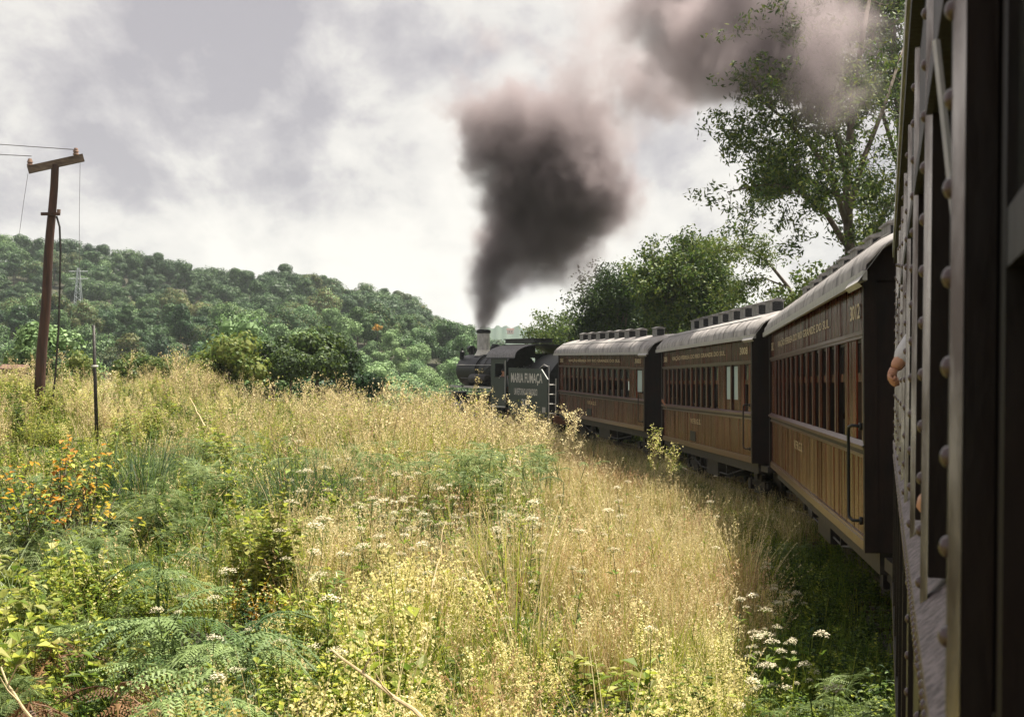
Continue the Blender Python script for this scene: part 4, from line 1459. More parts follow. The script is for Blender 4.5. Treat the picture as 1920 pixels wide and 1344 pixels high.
def weed(rn, h, mats, nleaf=46, L=.085, w=.019, stems=3, stem=None, el=(-.3, .7)):
    mb = MB()
    for s in range(stems):
        az = rn.uniform(0, 2 * PI); hh = h * rn.uniform(.6, 1.05)
        pts = blade_pts((rn.uniform(-.08, .08), rn.uniform(-.08, .08), -.03), az, hh, rn.uniform(0, .3), rn.uniform(0, .4), 4)
        mb.tube(pts, [.005, .005, .004, .003, .002], stem or mats[0], 3)
        for k in range(nleaf // stems):
            t = rn.uniform(.12, 1); i = min(3, int(t * 4)); q = pts[i].lerp(pts[i + 1], t * 4 - i)
            leaf_quad(mb, q, rn.uniform(0, 2 * PI), L * rn.uniform(.6, 1.3) * (1.15 - t * .5), w * rn.uniform(.7, 1.3), rn.uniform(*el), rn.choice(mats))
    return mb


def umbel(rn, h, r, nh=1, fine=True):
    """wild carrot: returns stem mesh builder and flower head builder"""
    st, hd = MB(), MB()
    pts = blade_pts((0, 0, -.05), rn.uniform(0, 6.28), h, rn.uniform(0, .12), rn.uniform(-.05, .15), 5)
    st.tube(pts, [.0045, .004, .004, .0035, .003, .003], LF['deep'], 4)
    for k in range(9):
        q = pts[rn.randint(1, 4)]
        leaf_quad(st, q, rn.uniform(0, 6.28), rn.uniform(.06, .14), .016, rn.uniform(.2, .8), LF['green'])
    heads = [(pts[-1], r)]
    for k in range(nh - 1):
        q = pts[rn.randint(2, 4)]; a = rn.uniform(0, 6.28)
        e = q + Vector((math.cos(a) * .13, math.sin(a) * .13, rn.uniform(.12, .28)))
        st.tube([q, q.lerp(e, .5) + Vector((0, 0, -.02)), e], .003, LF['deep'], 3)
        heads.append((e, r * rn.uniform(.5, .8)))
    for c, rr in heads:
        n = 22 if fine else 12
        for k in range(n):
            a = 2.399963 * k; q = rr * math.sqrt((k + .5) / n)
            e = c + Vector((math.cos(a) * q, math.sin(a) * q, rr * (.70 - .42 * (q / rr) ** 2)))
            if k % 2 == 0: st.bar(c, e, .0014, LF['green'], n=3, cap=False)
            for j in range(5 if fine else 2):
                o = e + Vector((rn.gauss(0, rr * .09), rn.gauss(0, rr * .09), rn.gauss(0, .007)))
                z = rr * rn.uniform(.07, .13); b = rn.uniform(0, 6.28)
                ax = Vector((math.cos(b), math.sin(b), rn.uniform(-.25, .25)))
                hd.quad(o, ax * z, Vector((-ax.y, ax.x, rn.uniform(-.25, .25))) * z, LF['white'])
    return st, hd


def frond(rn, L, mat, stipe=.25):
    """bracken frond lying along +x, arching, with pinnae cut into pinnules"""
    mb = MB()
    n = 13
    bend = rn.uniform(-.25, .25)
    pts = []
    for k in range(n + 1):
        t = k / n
        pts.append(Vector((L * t * (1 - .08 * t), L * bend * t * t, L * (.42 * t - .62 * t * t))))
    mb.tube([pts[0] + Vector((-.02, 0, -stipe))] + pts[::3] + [pts[-1]], .0045, LF['fern'] if mat is not LF['brown'] else mat, 4)
    for k in range(1, n):
        t = k / n
        pl = L * .40 * math.sin(PI * (.10 + .90 * (1 - t)) * .58) * rn.uniform(.8, 1.1)
        for sd_ in (-1, 1):
            if rn.random() < .07: continue
            a = R(66 - 20 * t) + rn.gauss(0, .13)
            roll = rn.gauss(0, .35)
            d = Vector((math.cos(a), sd_ * math.sin(a), -.25 + rn.gauss(0, .16))).normalized()
            m = 9
            s = d.cross(Vector((0, 0, 1))).normalized()
            s = (s * math.cos(roll) + d.cross(s) * math.sin(roll)).normalized()
            for j in range(m):
                u = (j + .5) / m
                c = pts[k] + d * pl * u + Vector((0, 0, -.16 * pl * u * u))
                w = pl * .125 * (1 - u * .85)
                for s2 in (-1, 1):
                    e = c + s * s2 * w * rn.uniform(.8, 1.2) + d * w * .5 + Vector((0, 0, -.3 * w))
                    h = d * pl / m * .30
                    mb.add([tuple(c - h), tuple(e - h * .3), tuple(e + h * .4), tuple(c + h)], [(0, 1, 2, 3)], mat)
    return mb


def tall_weed(rn, h, mats, stem, tw=.26, n=150, q_=.014):
    """tall dried weed with candelabra branches"""
    mb = MB()
    main = blade_pts((0, 0, -.05), rn.uniform(0, 6.28), h, rn.uniform(0, .12), rn.uniform(0, .25), 6)
    mb.tube(main, [.009, .008, .007, .006, .005, .004, .003], stem, 4)
    tips = []
    for k in range(13):
        t = rn.uniform(.35, 1); i = min(5, int(t * 6)); q = main[i].lerp(main[i + 1], t * 6 - i)
        b = blade_pts(q, rn.uniform(0, 6.28), h * tw * rn.uniform(.5, 1.1), rn.uniform(.5, 1.0), -rn.uniform(.1, .5), 3)
        mb.tube(b, [.004, .003, .0025, .002], stem, 3)
        tips += b[1:]
    tips += main[-2:]
    for k in range(n):
        c = rn.choice(tips) + Vector((rn.gauss(0, .035), rn.gauss(0, .035), rn.gauss(0.01, .035)))
        o = Vector((rn.uniform(-1, 1), rn.uniform(-1, 1), rn.uniform(-.3, 1))).normalized(); z = q_ * rn.uniform(.6, 1.6)
        mb.quad(c, o * z, o.orthogonal().normalized() * z * .6, rn.choice(mats))
    return mb


rn = random.Random(11)
HID = bpy.data.collections.new('plant_library')


def scatter(name, protos, pts, label):
    """one 'stuff' object: points with rotation, size and kind, instanced by geometry nodes"""
    lib = bpy.data.collections.new(name + '_library')
    for i, mb in enumerate(protos):
        me = mb if isinstance(mb, bpy.types.Mesh) else mb.mesh('plant')
        o = bpy.data.objects.new('%s_plant_%03d' % (name, i), me)
        lib.objects.link(o)
    me = bpy.data.meshes.new(name)
    me.from_pydata([p[0] for p in pts], [], [])
    a = me.attributes.new('rot', 'FLOAT_VECTOR', 'POINT'); a.data.foreach_set('vector', [c for p in pts for c in p[1]])
    a = me.attributes.new('scl', 'FLOAT', 'POINT'); a.data.foreach_set('value', [p[2] for p in pts])
    a = me.attributes.new('idx', 'INT', 'POINT'); a.data.foreach_set('value', [p[3] for p in pts])
    o = bpy.data.objects.new(name, me)
    COL.objects.link(o)
    ng = bpy.data.node_groups.new(name, 'GeometryNodeTree')
    ng.interface.new_socket('Geometry', in_out='INPUT', socket_type='NodeSocketGeometry')
    ng.interface.new_socket('Geometry', in_out='OUTPUT', socket_type='NodeSocketGeometry')
    nn, ll = ng.nodes, ng.links
    gi, go = nn.new('NodeGroupInput'), nn.new('NodeGroupOutput')
    ci = nn.new('GeometryNodeCollectionInfo'); ci.inputs['Collection'].default_value = lib
    ci.inputs['Separate Children'].default_value = True; ci.inputs['Reset Children'].default_value = True
    ip = nn.new('GeometryNodeInstanceOnPoints'); ip.inputs['Pick Instance'].default_value = True

    def attr(nm, dt):
        n = nn.new('GeometryNodeInputNamedAttribute'); n.data_type = dt; n.inputs['Name'].default_value = nm
        return n.outputs['Attribute']
    er = nn.new('FunctionNodeEulerToRotation')
    ll.new(attr('rot', 'FLOAT_VECTOR'), er.inputs[0])
    ll.new(gi.outputs[0], ip.inputs['Points']); ll.new(ci.outputs[0], ip.inputs['Instance'])
    ll.new(attr('idx', 'INT'), ip.inputs['Instance Index']); ll.new(er.outputs[0], ip.inputs['Rotation'])
    ll.new(attr('scl', 'FLOAT'), ip.inputs['Scale'])
    ll.new(ip.outputs[0], go.inputs[0])
    md = o.modifiers.new('scatter', 'NODES'); md.node_group = ng
    tag(o, label, None, None, 'stuff')
    return o


G_, LM, DP, ST, RU, GO, TA = LF['green'], LF['lime'], LF['deep'], LF['straw'], LF['russet'], LF['gold'], LF['tan']
proto = {}
proto['green'] = [grass(rn, 26, .35, .75, .0055, [G_, G_, LM, DP], droop=1.0) for _ in range(4)]
proto['lime'] = [grass(rn, 24, .4, .8, .006, [LM, G_, LM, ST], droop=.9, heads=4, hmat=TA) for _ in range(4)]
proto['dry'] = [grass(rn, 24, .5, .95, .0036, [ST, ST, RU, LM], lean=.18, droop=.6, heads=13, hmat=TA) for _ in range(5)]
proto['russet'] = [grass(rn, 24, .45, .9, .0036, [RU, ST, RU, LM], lean=.18, droop=.5, heads=12, hmat=RU) for _ in range(3)]
proto['gold'] = [gold_plant(rn, rn.uniform(.7, .95), GO, LM, LM) for _ in range(6)]
proto['weed'] = [weed(rn, rn.uniform(.5, .8), [G_, LM, G_], 60) for _ in range(4)]
proto['limeweed'] = [weed(rn, rn.uniform(.45, .7), [LM, LM, GO, G_], 80, L=.07, w=.019) for _ in range(4)]
proto['deepweed'] = [weed(rn, rn.uniform(.5, .8), [DP, G_, DP], 60, L=.09, w=.02) for _ in range(3)]
proto['pale'] = [weed(rn, .9, [LF['pale']], 90, L=.11, w=.012, stems=4, el=(.0, 1.0)) for _ in range(3)]
proto['brown'] = [weed(rn, .5, [LF['brown'], RU, LF['brown']], 60, L=.08, w=.018) for _ in range(3)]
proto['stalk'] = [tall_weed(rn, rn.uniform(1.1, 1.5), [TA, ST, TA, LM], MT['dry_stem'], n=130) for _ in range(4)]
proto['herb'] = [weed(rn, .3, [DP, G_, DP], 60, L=.07, w=.022, stems=5, el=(-.1, .4)) for _ in range(3)]
proto['scrub'] = [weed(rn, rn.uniform(1.0, 1.5), [LF['scrub'], LF['scrub'], G_, LM], 330, L=.12, w=.034, stems=10, el=(-.4, .5)) for _ in range(4)]
proto['bush'] = [weed(rn, rn.uniform(.9, 1.2), [DP, DP, LF['scrub'], G_], 300, L=.13, w=.036, stems=10, el=(-.4, .4)) for _ in range(3)]
proto['feather'] = []
for _ in range(3):
    fm = MB()
    for q in range(7):
        f1 = frond(rn, rn.uniform(.28, .4), LF['herb'], .1)
        Mx = Matrix.Translation((rn.gauss(0, .1), rn.gauss(0, .1), rn.uniform(.25, .5))) @ Euler((rn.gauss(0, .3), rn.uniform(-.7, 0), rn.uniform(0, 6.28))).to_matrix().to_4x4()
        bb = len(fm.v); fm.v += [tuple(Mx @ Vector(v)) for v in f1.v]; fm.f += [tuple(bb + i for i in f) for f in f1.f]; fm.m += [fm.mi(f1.mats[i]) for i in f1.m]
    proto['feather'].append(fm)
proto['reed'] = [grass(rn, 12, 1.0, 1.35, .005, [ST, LM, TA], lean=.25, droop=.9, rad=.10, heads=9, hmat=TA, segs=6, hlen=.26) for _ in range(3)]
proto['dock'] = [weed(rn, .7, [G_, LF['scrub'], LM], 34, L=.20, w=.042, stems=4, el=(-.2, .8)) for _ in range(3)]
proto['orangeweed'] = [weed(rn, .6, [LF['orange'], LM, TA], 50, L=.05, w=.013) for _ in range(2)]
PR, PI0 = [], {}
for k, v in proto.items():
    PI0[k] = (len(PR), len(v)); PR += v


def mix_at(x, y):
    """what grows where in the meadow"""
    if y < 4: return {'dry': 2, 'lime': 2, 'green': 1, 'gold': 1}
    px = PX(x, y); d = left_of_train(x, y)
    n = mnoise.noise(Vector((x * .35, y * .35, 9))); n2 = mnoise.noise(Vector((x * .9, y * .9, 5)))
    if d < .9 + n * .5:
        return {'deepweed': 5, 'herb': 4, 'green': 1.2, 'weed': .6, 'feather': .4}  # darkest kinds, to deepen the train's shadow along its foot
    if y > 30:
        if px > 1040: return {'dry': 6, 'russet': 2, 'lime': 1}
        if px + n * 260 + n2 * 90 > 400: return {'dry': 2.4, 'stalk': 1.6, 'lime': 1.8, 'weed': 1.6, 'deepweed': .9, 'scrub': .35 + .5 * (n > .1)}
        return {'lime': 2.2, 'weed': 1.4, 'green': 1.0, 'dry': 1.4, 'stalk': .6, 'gold': .5, 'deepweed': 1.0, 'scrub': 1.7 if n > -.1 else .4, 'bush': .5 if n2 > .15 else .1}
    if y > 15.5:
        if px > 1010 + n * 90: return {'reed': .9, 'dry': 6, 'russet': 3.0, 'lime': 1, 'green': .6}
        if px > 520: return {'reed': .4, 'dock': .4, 'weed': 1.6, 'deepweed': 2.0, 'dry': 1.4, 'russet': .9, 'lime': 1.2, 'stalk': .15, 'orangeweed': .15, 'limeweed': 1, 'feather': 1.6, 'herb': 1.2}
        return {'weed': 2, 'lime': 1.8, 'green': 1.5, 'deepweed': 1.6, 'dry': .5, 'brown': .3, 'orangeweed': .15, 'limeweed': 1.8, 'scrub': .3, 'feather': 1.0, 'herb': .8}
    # near
    if px > 1050 + n * 120:
        return {'reed': .5, 'dock': .35, 'gold': 4.0, 'dry': 2.0, 'lime': 1.2, 'weed': .8, 'green': .7, 'deepweed': .5} if y < 12.2 + n * 1.5 else {'dry': 4.5, 'russet': 1.4, 'gold': 1, 'lime': 1.2, 'green': .8}
    if px > 640 + n * 110:
        g = n2 > .15
        return {'reed': .5, 'dock': .5, 'gold': .8 if g else 2.6, 'dry': 1.6, 'lime': 2.0, 'limeweed': 1.6, 'green': 1.2, 'russet': .5, 'weed': 1.2, 'deepweed': 1.2 if g else .6}
    if px > 330 + n * 80:
        return {'reed': .3, 'dock': .9, 'limeweed': 2.6, 'lime': 1.6, 'weed': 1.6, 'gold': .5, 'green': 1.2, 'orangeweed': .15, 'dry': .3, 'pale': .35, 'deepweed': 1.0}
    if y < 10.3 and px < 560: return {'brown': 4.2, 'deepweed': 1.2, 'herb': .8, 'weed': .5, 'green': .2}
    return {'dock': 1.0, 'weed': 1.8, 'limeweed': 1.3, 'deepweed': 1.6, 'green': 1.2, 'lime': .8, 'brown': .5, 'orangeweed': .15, 'feather': .6}


def choose(rn, mix):
    t = rn.random() * sum(mix.values())
    for k, v in mix.items():
        t -= v
        if t <= 0: return k
    return k


def meadow():
    rn = random.Random(21)
    near, mid, far = [], [], []
    # rings: density falls with distance
    bands = [(5.0, 9, 38), (9, 14, 40), (14, 20, 32), (20, 30, 20), (30, 42, 12), (42, 60, 8)]
    for (a, b, dens) in bands:
        nn = int(dens * .47 * (b * b - a * a))
        # a thicker fringe along the foot of the train
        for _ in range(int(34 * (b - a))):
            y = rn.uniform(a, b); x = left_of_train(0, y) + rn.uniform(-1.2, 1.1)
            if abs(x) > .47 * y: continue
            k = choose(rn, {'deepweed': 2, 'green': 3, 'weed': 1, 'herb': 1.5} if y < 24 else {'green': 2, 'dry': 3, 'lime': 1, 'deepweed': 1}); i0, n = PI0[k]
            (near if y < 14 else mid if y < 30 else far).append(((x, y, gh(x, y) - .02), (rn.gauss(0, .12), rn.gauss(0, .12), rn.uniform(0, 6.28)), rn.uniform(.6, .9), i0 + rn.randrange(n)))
        for _ in range(nn):
            y = math.sqrt(rn.uniform(a * a, b * b)); x = rn.uniform(-.47, .47) * y
            d = left_of_train(x, y)
            if d < -1.0 and y < 60: continue
            cell = .55 + .02 * y
            wx, wy = x + .3 * mnoise.noise(Vector((x * 2, y * 2, 1))), y + .3 * mnoise.noise(Vector((x * 2, y * 2, 6)))
            crn = random.Random(hash((round(wx / cell), round(wy / cell))))
            mx_ = mix_at(x, y)
            k = choose(crn, mx_) if rn.random() < .62 else choose(rn, mx_)
            i0, n = PI0[k]
            sc = rn.uniform(.7, 1.2) * (1 + .45 * mnoise.noise(Vector((x * .8, y * .8, 12))))
            hollow = mnoise.noise(Vector((x * .55, y * .4, 31))) + .5 * mnoise.noise(Vector((x * 1.5, y * 1.2, 17)))
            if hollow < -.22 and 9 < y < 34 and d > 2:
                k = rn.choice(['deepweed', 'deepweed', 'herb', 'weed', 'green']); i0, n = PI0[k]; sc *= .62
            elif hollow > .30: sc *= 1.22
            if d < 0: sc *= .62
            elif d < 1.5: sc *= .72 + .15 * d / 1.5
            elif d < 3: sc *= .88
            if k in ('scrub', 'bush') and d < 4: continue
            if y > 30: sc *= .72 if k in ('scrub', 'bush') else 1.08
            if 1040 < PX(x, y) and y > 22: sc *= .92
            p = ((x, y, gh(x, y) - .02), (rn.gauss(0, .10), rn.gauss(0, .10), rn.uniform(0, 6.28)), sc, i0 + rn.randrange(n))
            (near if y < 14 else mid if y < 30 else far).append(p)
    for _ in range(2600):        # undergrowth on the far side of the train
        y = rn.uniform(8, 75); x = left_of_train(0, y) + rn.uniform(3.0, 8)
        k = choose(rn, {'bush': 3, 'deepweed': 3, 'scrub': 1, 'green': 1}); i0, n = PI0[k]
        far.append(((x, y, gh(x, y) - .02), (0, 0, rn.uniform(0, 6.28)), rn.uniform(.8, 1.5), i0 + rn.randrange(n)))
    for _ in range(4200):        # and to the left of the view
        y = rn.uniform(2, 40); x = -.46 * y - rn.random() * 7
        k = choose(rn, mix_at(x, y)); i0, n = PI0[k]
        near.append(((x, y, gh(x, y) - .02), (rn.gauss(0, .1), rn.gauss(0, .1), rn.uniform(0, 6.28)), rn.uniform(.9, 1.35), i0 + rn.randrange(n)))
    for _ in range(5200):        # the meadow goes on behind the place the picture is taken from
        y = rn.uniform(-30, 5); x = -rn.random() ** 1.3 * 16 + 1 + y * .2
        if left_of_train(x, y) < .3: continue
        if y > 2 and abs(x) < .5 * y: continue
        k = choose(rn, mix_at(x, 1)); i0, n = PI0[k]
        near.append(((x, y, gh(x, y) - .02), (rn.gauss(0, .1), rn.gauss(0, .1), rn.uniform(0, 6.28)), rn.uniform(.9, 1.4), i0 + rn.randrange(n)))
    scatter('near_meadow', PR, near, 'dense golden and green grasses and weeds filling the foreground')
    scatter('meadow', PR, mid, 'dry grasses and mixed weeds of the middle meadow beside the coaches')
    scatter('far_meadow', PR, far, 'tall tan weeds and scrubby grass at the far edge of the meadow')


meadow()

# ------------------------------------------------------------------ single plants
rn = random.Random(33)


def gz(x, y):
    return gh(x, y)


def find_y(px, py, h):
    """how far along the view a plant of height h must stand for its top to be seen at px, py"""
    Y = 5.5
    while Y < 60:
        p = P(px, py, Y)
        if p.z <= gh(p.x, p.y) + h:
            return Y
        Y += .05
    return 60


def umbels():
    big_lab = ['largest flat white umbel flower, near the dark tussock', 'wide white umbel flower left of the flower patch', 'flat white umbel just below the dark tussock',
               'white umbel flower seen lowest left of the patch', 'round white umbel in the shade of the near coach, bottom right', 'solitary white umbel right of the patch in the dry grass',
               'white umbel flower above the shaded corner', 'pale umbel flower at the edge of the shade low on the right']
    spots = [(705, 930, 10.0, .085), (565, 875, 10.4, .066), (566, 930, 10.2, .06), (598, 963, 9.8, .066), (1547, 1268, 8.6, .066), (1104, 982, 10.5, .055), (1210, 1165, 9.6, .05), (1470, 1332, 8.3, .06)]
    for (px, py, Y, r), lab in zip(spots, big_lab):
        Y0 = Y; Y = find_y(px, py, 1.15); r = r * Y / Y0
        p = P(px, py, Y); z = gz(p.x, p.y)
        h = 1.15
        st, hd = umbel(rn, h, r, 1)
        t = empty('wild_carrot', (p.x, p.y, p.z - h - r * .5), (0, 0, rn.uniform(0, 6)))
        tag(t, lab, 'wildflower', 'white umbel flowers')
        st.build('stem', t); hd.build('flower_head', t)
        if py < 1000:
            pass
    pro = []
    for k in range(7):
        st, hd = umbel(rn, rn.uniform(.85, 1.15), rn.uniform(.05, .08), 2, fine=True)
        m = MB()
        for q in (st, hd):
            for f, mi in zip(q.f, q.m):
                pass
        base = len(m.v)
        m.v += st.v; m.f += st.f; m.m += [m.mi(st.mats[i]) for i in st.m]
        b = len(m.v); m.v += hd.v; m.f += [tuple(b + i for i in f) for f in hd.f]; m.m += [m.mi(hd.mats[i]) for i in hd.m]
        pro.append(m.mesh('wild_carrot'))
    zones = [(80, lambda: (rn.gauss(790, 105), rn.triangular(11.5, 24, 17)), 'small white umbel flower in the broad patch at the middle of the meadow'),
             (16, lambda: (rn.gauss(965, 22), rn.uniform(17, 20)), 'small white umbel in the dense bunch below the locomotive'),
             (34, lambda: (rn.gauss(1440, 45), rn.uniform(10, 16)), 'white umbel flower at the shaded foot of the nearest coach'),
             (16, lambda: (rn.uniform(1030, 1350), rn.uniform(14, 26)), 'white umbel flower scattered in the dry grass beside the coaches'),
             (14, lambda: (rn.uniform(330, 620), rn.uniform(9.5, 15)), 'white umbel flower scattered in the green weeds left of the patch')]
    for n, f, lab in zones:
        c = 0
        for _ in range(n * 4):
            if c >= n: break
            px, Y = f()
            x = (px - 960) / F * Y
            if left_of_train(x, Y) < .5: continue
            s = rn.uniform(.8, 1.2)
            if left_of_train(x, Y) < 1.6: s *= .8
            o = inst('wild_carrot', rn.choice(pro), None, (x, Y, gz(x, Y)), (rn.gauss(0, .08), rn.gauss(0, .08), rn.uniform(0, 6)), s)
            l2 = lab
            if 'broad patch' in lab:
                l2 = 'small white umbel in the broad patch, %s row, %s part' % ('front' if Y < 15 else 'middle' if Y < 18.5 else 'back', 'left' if px < 730 else 'centre' if px < 850 else 'right')
            elif 'shaded foot' in lab:
                l2 = lab + (', nearer the viewer' if Y < 13 else ', farther off')
            tag(o, l2, 'wildflower', l2.replace('small ', '').replace(',', '') + ' group')
            c += 1


umbels()


def ferns():
    fr = [frond(rn, L, LF['fern']).mesh('frond') for L in (.55, .70, .62, .48, .66)]
    frb = [frond(rn, L, LF['brown']).mesh('frond') for L in (.4, .45, .35)]
    frs = [frond(rn, L, LF['herb']).mesh('frond') for L in (.30, .36, .26)]
    data = [(330, 1165, 8.6, 9, 'large bracken fern spreading its fronds at lower left', 'g', 1.15),
            (470, 1190, 8.3, 8, 'bracken fern right of the largest fern at lower left', 'g', 1.0),
            
            (300, 1060, 9.6, 6, 'pale bracken fern rising behind the largest fern', 'g', .9),
            (400, 1285, 7.6, 6, 'bracken fern lowest in the bottom left foreground', 'g', .95),
            (100, 1210, 8.0, 7, 'withered brown bracken in the bottom left corner', 'b', 1.2),
            (60, 1300, 7.5, 7, 'withered brown bracken lowest in the left corner', 'b', 1.2),
            (560, 1320, 7.7, 5, 'withered brown bracken at the foot of the green ferns', 'b', .9),
            (230, 1290, 7.6, 6, 'withered brown bracken among dead leaves under the ferns', 'b', 1.0)]
    for px, py, Y, n, lab, kind, sc in data:
        Y0 = Y; Y = find_y(px, py, .85 if kind == 'g' else .65); sc = sc * Y / Y0 * 1.05
        p = P(px, py, Y)
        t = empty('bracken_fern', (p.x, p.y, p.z), (0, 0, rn.uniform(0, 6.28)))
        tag(t, lab, 'fern', 'bracken ferns')
        n = int(n * 1.7)
        for k in range(n):
            a = 2 * PI * k / n * 1.7 + rn.gauss(0, .3)
            inst('frond', rn.choice(fr if kind == 'g' else frb), t, (0, 0, rn.uniform(-.35, .05)), (rn.gauss(0, .15), rn.uniform(-.35, .35) + (.25 if kind == 'b' else 0), a), sc * rn.uniform(.7, 1.1))
        m = MB(); m.tube([(0, 0, -.95), (.02, 0, -.3), (0, 0, .03)], [.009, .008, .006], LF['fern'], 5); m.build('stem', t)
        w = [weed(rn, .6, [DP, G_], 70, L=.09, w=.022).mesh('plant') for _ in range(1)]
    # light feathery mound below the locomotive
    for i, (px, py, Y, s) in enumerate([(880, 842, 24, 1.3), (950, 836, 26, 1.3), (815, 850, 24, 1.2), (1010, 850, 25, 1.2), (900, 870, 22, 1.1), (760, 862, 23, 1.0), (450, 850, 22, 1.1), (380, 815, 27, 1.1), (500, 815, 28, 1.0)]):
        p = P(px, py, Y)
        t = empty('fern_clump', (p.x, p.y, p.z), (0, 0, rn.uniform(0, 6)))
        tag(t, ['feathery green clump below the front of the locomotive', 'feathery green clump below the tender', 'feathery clump left of the locomotive clump', 'feathery clump at the edge of the dry grass under the ladder',
                'feathery clump just behind the white flower bunch', 'feathery clump left end of the green mound', 'ferny clump left of the dark tussock', 'ferny clump halfway to the slim black post', 'ferny clump above the dark tussock'][i], 'fern', 'feathery clumps in the middle meadow')
        for k in range(26):
            inst('frond', rn.choice(frs), t, (rn.gauss(0, .42), rn.gauss(0, .42), rn.uniform(-.38, -.05)), (rn.gauss(0, .3), rn.uniform(-.7, .0), rn.uniform(0, 6.28)), s * rn.uniform(.8, 1.3))


ferns()


def clumps():
    # dark tussocks
    for i, (px, py, h, sx) in enumerate([(562, 812, 1.7, 1.3), (515, 850, 1.35, 1.2), (605, 835, 1.45, 1.0), (268, 785, 1.8, 1.3), (222, 800, 1.5, 1.2), (325, 805, 1.3, 1.1)]):
        Y = find_y(px, py, h * .85); x = (px - 960) / F * Y
        m = grass(rn, 420, h * .35, h, .007, [LF['pampas'], LF['pampas'], LF['pampas'], G_, DP], lean=.42, droop=1.9, rad=.36 * sx, segs=6)
        o = m.build('grass_tussock'); o.location = (x, Y, gz(x, Y))
        tag(o, ['tall dark green tussock left of the white flower patch', 'lower dark tussock on the left side of the tall one', 'smaller tussock on the right side of the tall dark one',
                'blue green tussock right of the slim black post', 'tussock close under the slim black post', 'low tussock farthest right of the three by the post'][i], 'grass clump', 'dark grass tussocks')
    # pale arching grasses at the left edge and lower middle
    for i, (px, py, Y, h) in enumerate([(75, 960, 10.5, 1.15), (-10, 1010, 10.0, 1.15), (150, 985, 10.8, .9), (660, 1330, 7.9, .6), (30, 1080, 9.3, .8)]):
        Y = find_y(px, py, h * .75); p = P(px, py, Y)
        m = grass(rn, 90, h * .7, h * 1.15, .0075, [LF['arch']], lean=.4, droop=2.6, rad=.16, segs=9)
        o = m.build('arching_grass'); o.location = (p.x, p.y, gz(p.x, p.y))
        tag(o, ['pale arching grass clump left of the brown undergrowth', 'arching grass cut by the left edge of the view', 'thin arching grass right of the two big arching clumps', 'low arching grass by the fallen dry stalk at the bottom', 'arching grass lowest at the left edge'][i], 'grass clump', 'arching grasses')
    # shrub with yellow and orange leaves
    for i, (px, py, Y, h, c1) in enumerate([(40, 850, 17.5, .9, .25), (110, 845, 17, 1.0, .38), (165, 880, 16.5, .7, .3), (10, 900, 16, .8, .08), (70, 905, 15.8, .7, .05)]):
        h += .35; Y = find_y(px, py - 45, h + .45); p = P(px, py, Y); p.z = gz(p.x, p.y)
        m = MB()
        for s in range(16):
            a = rn.uniform(0, 6.28)
            pts = blade_pts((rn.gauss(0, .08), rn.gauss(0, .08), -.05), a, h * rn.uniform(.6, 1.2) + .3, rn.uniform(.1, .8), .3, 5)
            m.tube(pts, [.012, .01, .008, .006, .005, .003], MT['bark'], 4)
            for k in range(26):
                t = rn.uniform(.12, 1); j = min(4, int(t * 5)); q = pts[j].lerp(pts[j + 1], t * 5 - j) + Vector((rn.gauss(0, .06), rn.gauss(0, .06), 0))
                mat = LF['orange'] if rn.random() < c1 * (t * 1.3) else rn.choice([LF['tree_a'], LF['tree_c'], DP, LM])
                leaf_quad(m, q, rn.uniform(0, 6.28), rn.uniform(.07, .13), rn.uniform(.028, .045), rn.uniform(-.6, .5), mat)
        o = m.build('leafy_shrub'); o.location = p
        tag(o, ['shrub with yellowing leaves left of the pole foot', 'shrub with the most orange leaves at the pole foot', 'orange tinged shrub right of the pole foot', 'green leafed shrub at the left edge under the pole', 'dark leafed shrub below the orange one'][i], 'shrub', 'broad leafed shrubs at the pole foot')
    # willow-like pale weed and single stalks
    for i, (px, py, Y) in enumerate([(395, 925, 11.5), (430, 905, 12), (370, 960, 11), (460, 940, 11.8), (410, 985, 10.6)]):
        Y = find_y(px, py - 30, .8); p = P(px, py, Y)
        m = weed(rn, .75, [LF['pale'], LF['pale'], G_], 150, L=.10, w=.012, stems=5, el=(.1, 1.1))
        o = m.build('pale_leaved_weed'); o.location = (p.x, p.y, gz(p.x, p.y)); o.scale = (1.2,) * 3
        tag(o, ['pale narrow leaved weed at the middle of its stand', 'pale weed farthest back in the narrow leaved stand', 'pale weed leftmost in the narrow leaved stand', 'pale weed rightmost in the narrow leaved stand', 'pale weed nearest in the narrow leaved stand'][i], 'weed', 'pale narrow leaved weeds')
    # tall dry weeds in front of the locomotive and tender
    labs = ['tall dry weed standing in front of the locomotive', 'tall dry weed in front of the tender lettering', 'dry weed by the ladder of the tender', 'pale weed between the two far coaches', 'tall dry weed left of the smokebox',
            'dry weed standing far left of the locomotive', 'dry weed midway along the far edge of the meadow', 'dry weed above the dark tussock', 'dry weed in front of the driving wheels', 'short dry weed under the tender']
    for i, (px, py, Y, h) in enumerate([(878, 735, 30, 1.9), (985, 752, 29, 1.7), (1068, 772, 29, 1.5), (1228, 815, 27, 1.0), (838, 735, 32, 1.6), (620, 715, 36, 2.0), (735, 712, 36, 2.0), (560, 722, 35, 1.8), (900, 748, 28, 1.3), (1000, 780, 26, 1.2)]):
        p = P(px, py, Y)
        m = tall_weed(rn, h, [TA, TA, LF['gold'], ST] if i != 3 else [LM, GO], MT['dry_stem'], tw=.30, n=420, q_=.014)
        m2 = tall_weed(rn, h * .8, [TA, TA, ST] if i != 3 else [LM, GO], MT['dry_stem'], tw=.30, n=260, q_=.014)
        b = len(m.v); m.v += [(v[0] + .25, v[1] + .1, v[2]) for v in m2.v]; m.f += [tuple(b + k for k in f) for f in m2.f]; m.m += [m.mi(m2.mats[k]) for k in m2.m]
        o = m.build('dry_weed'); o.location = (p.x, p.y, p.z - h)
        tag(o, labs[i], 'weed', 'tall dry weeds at the far edge')
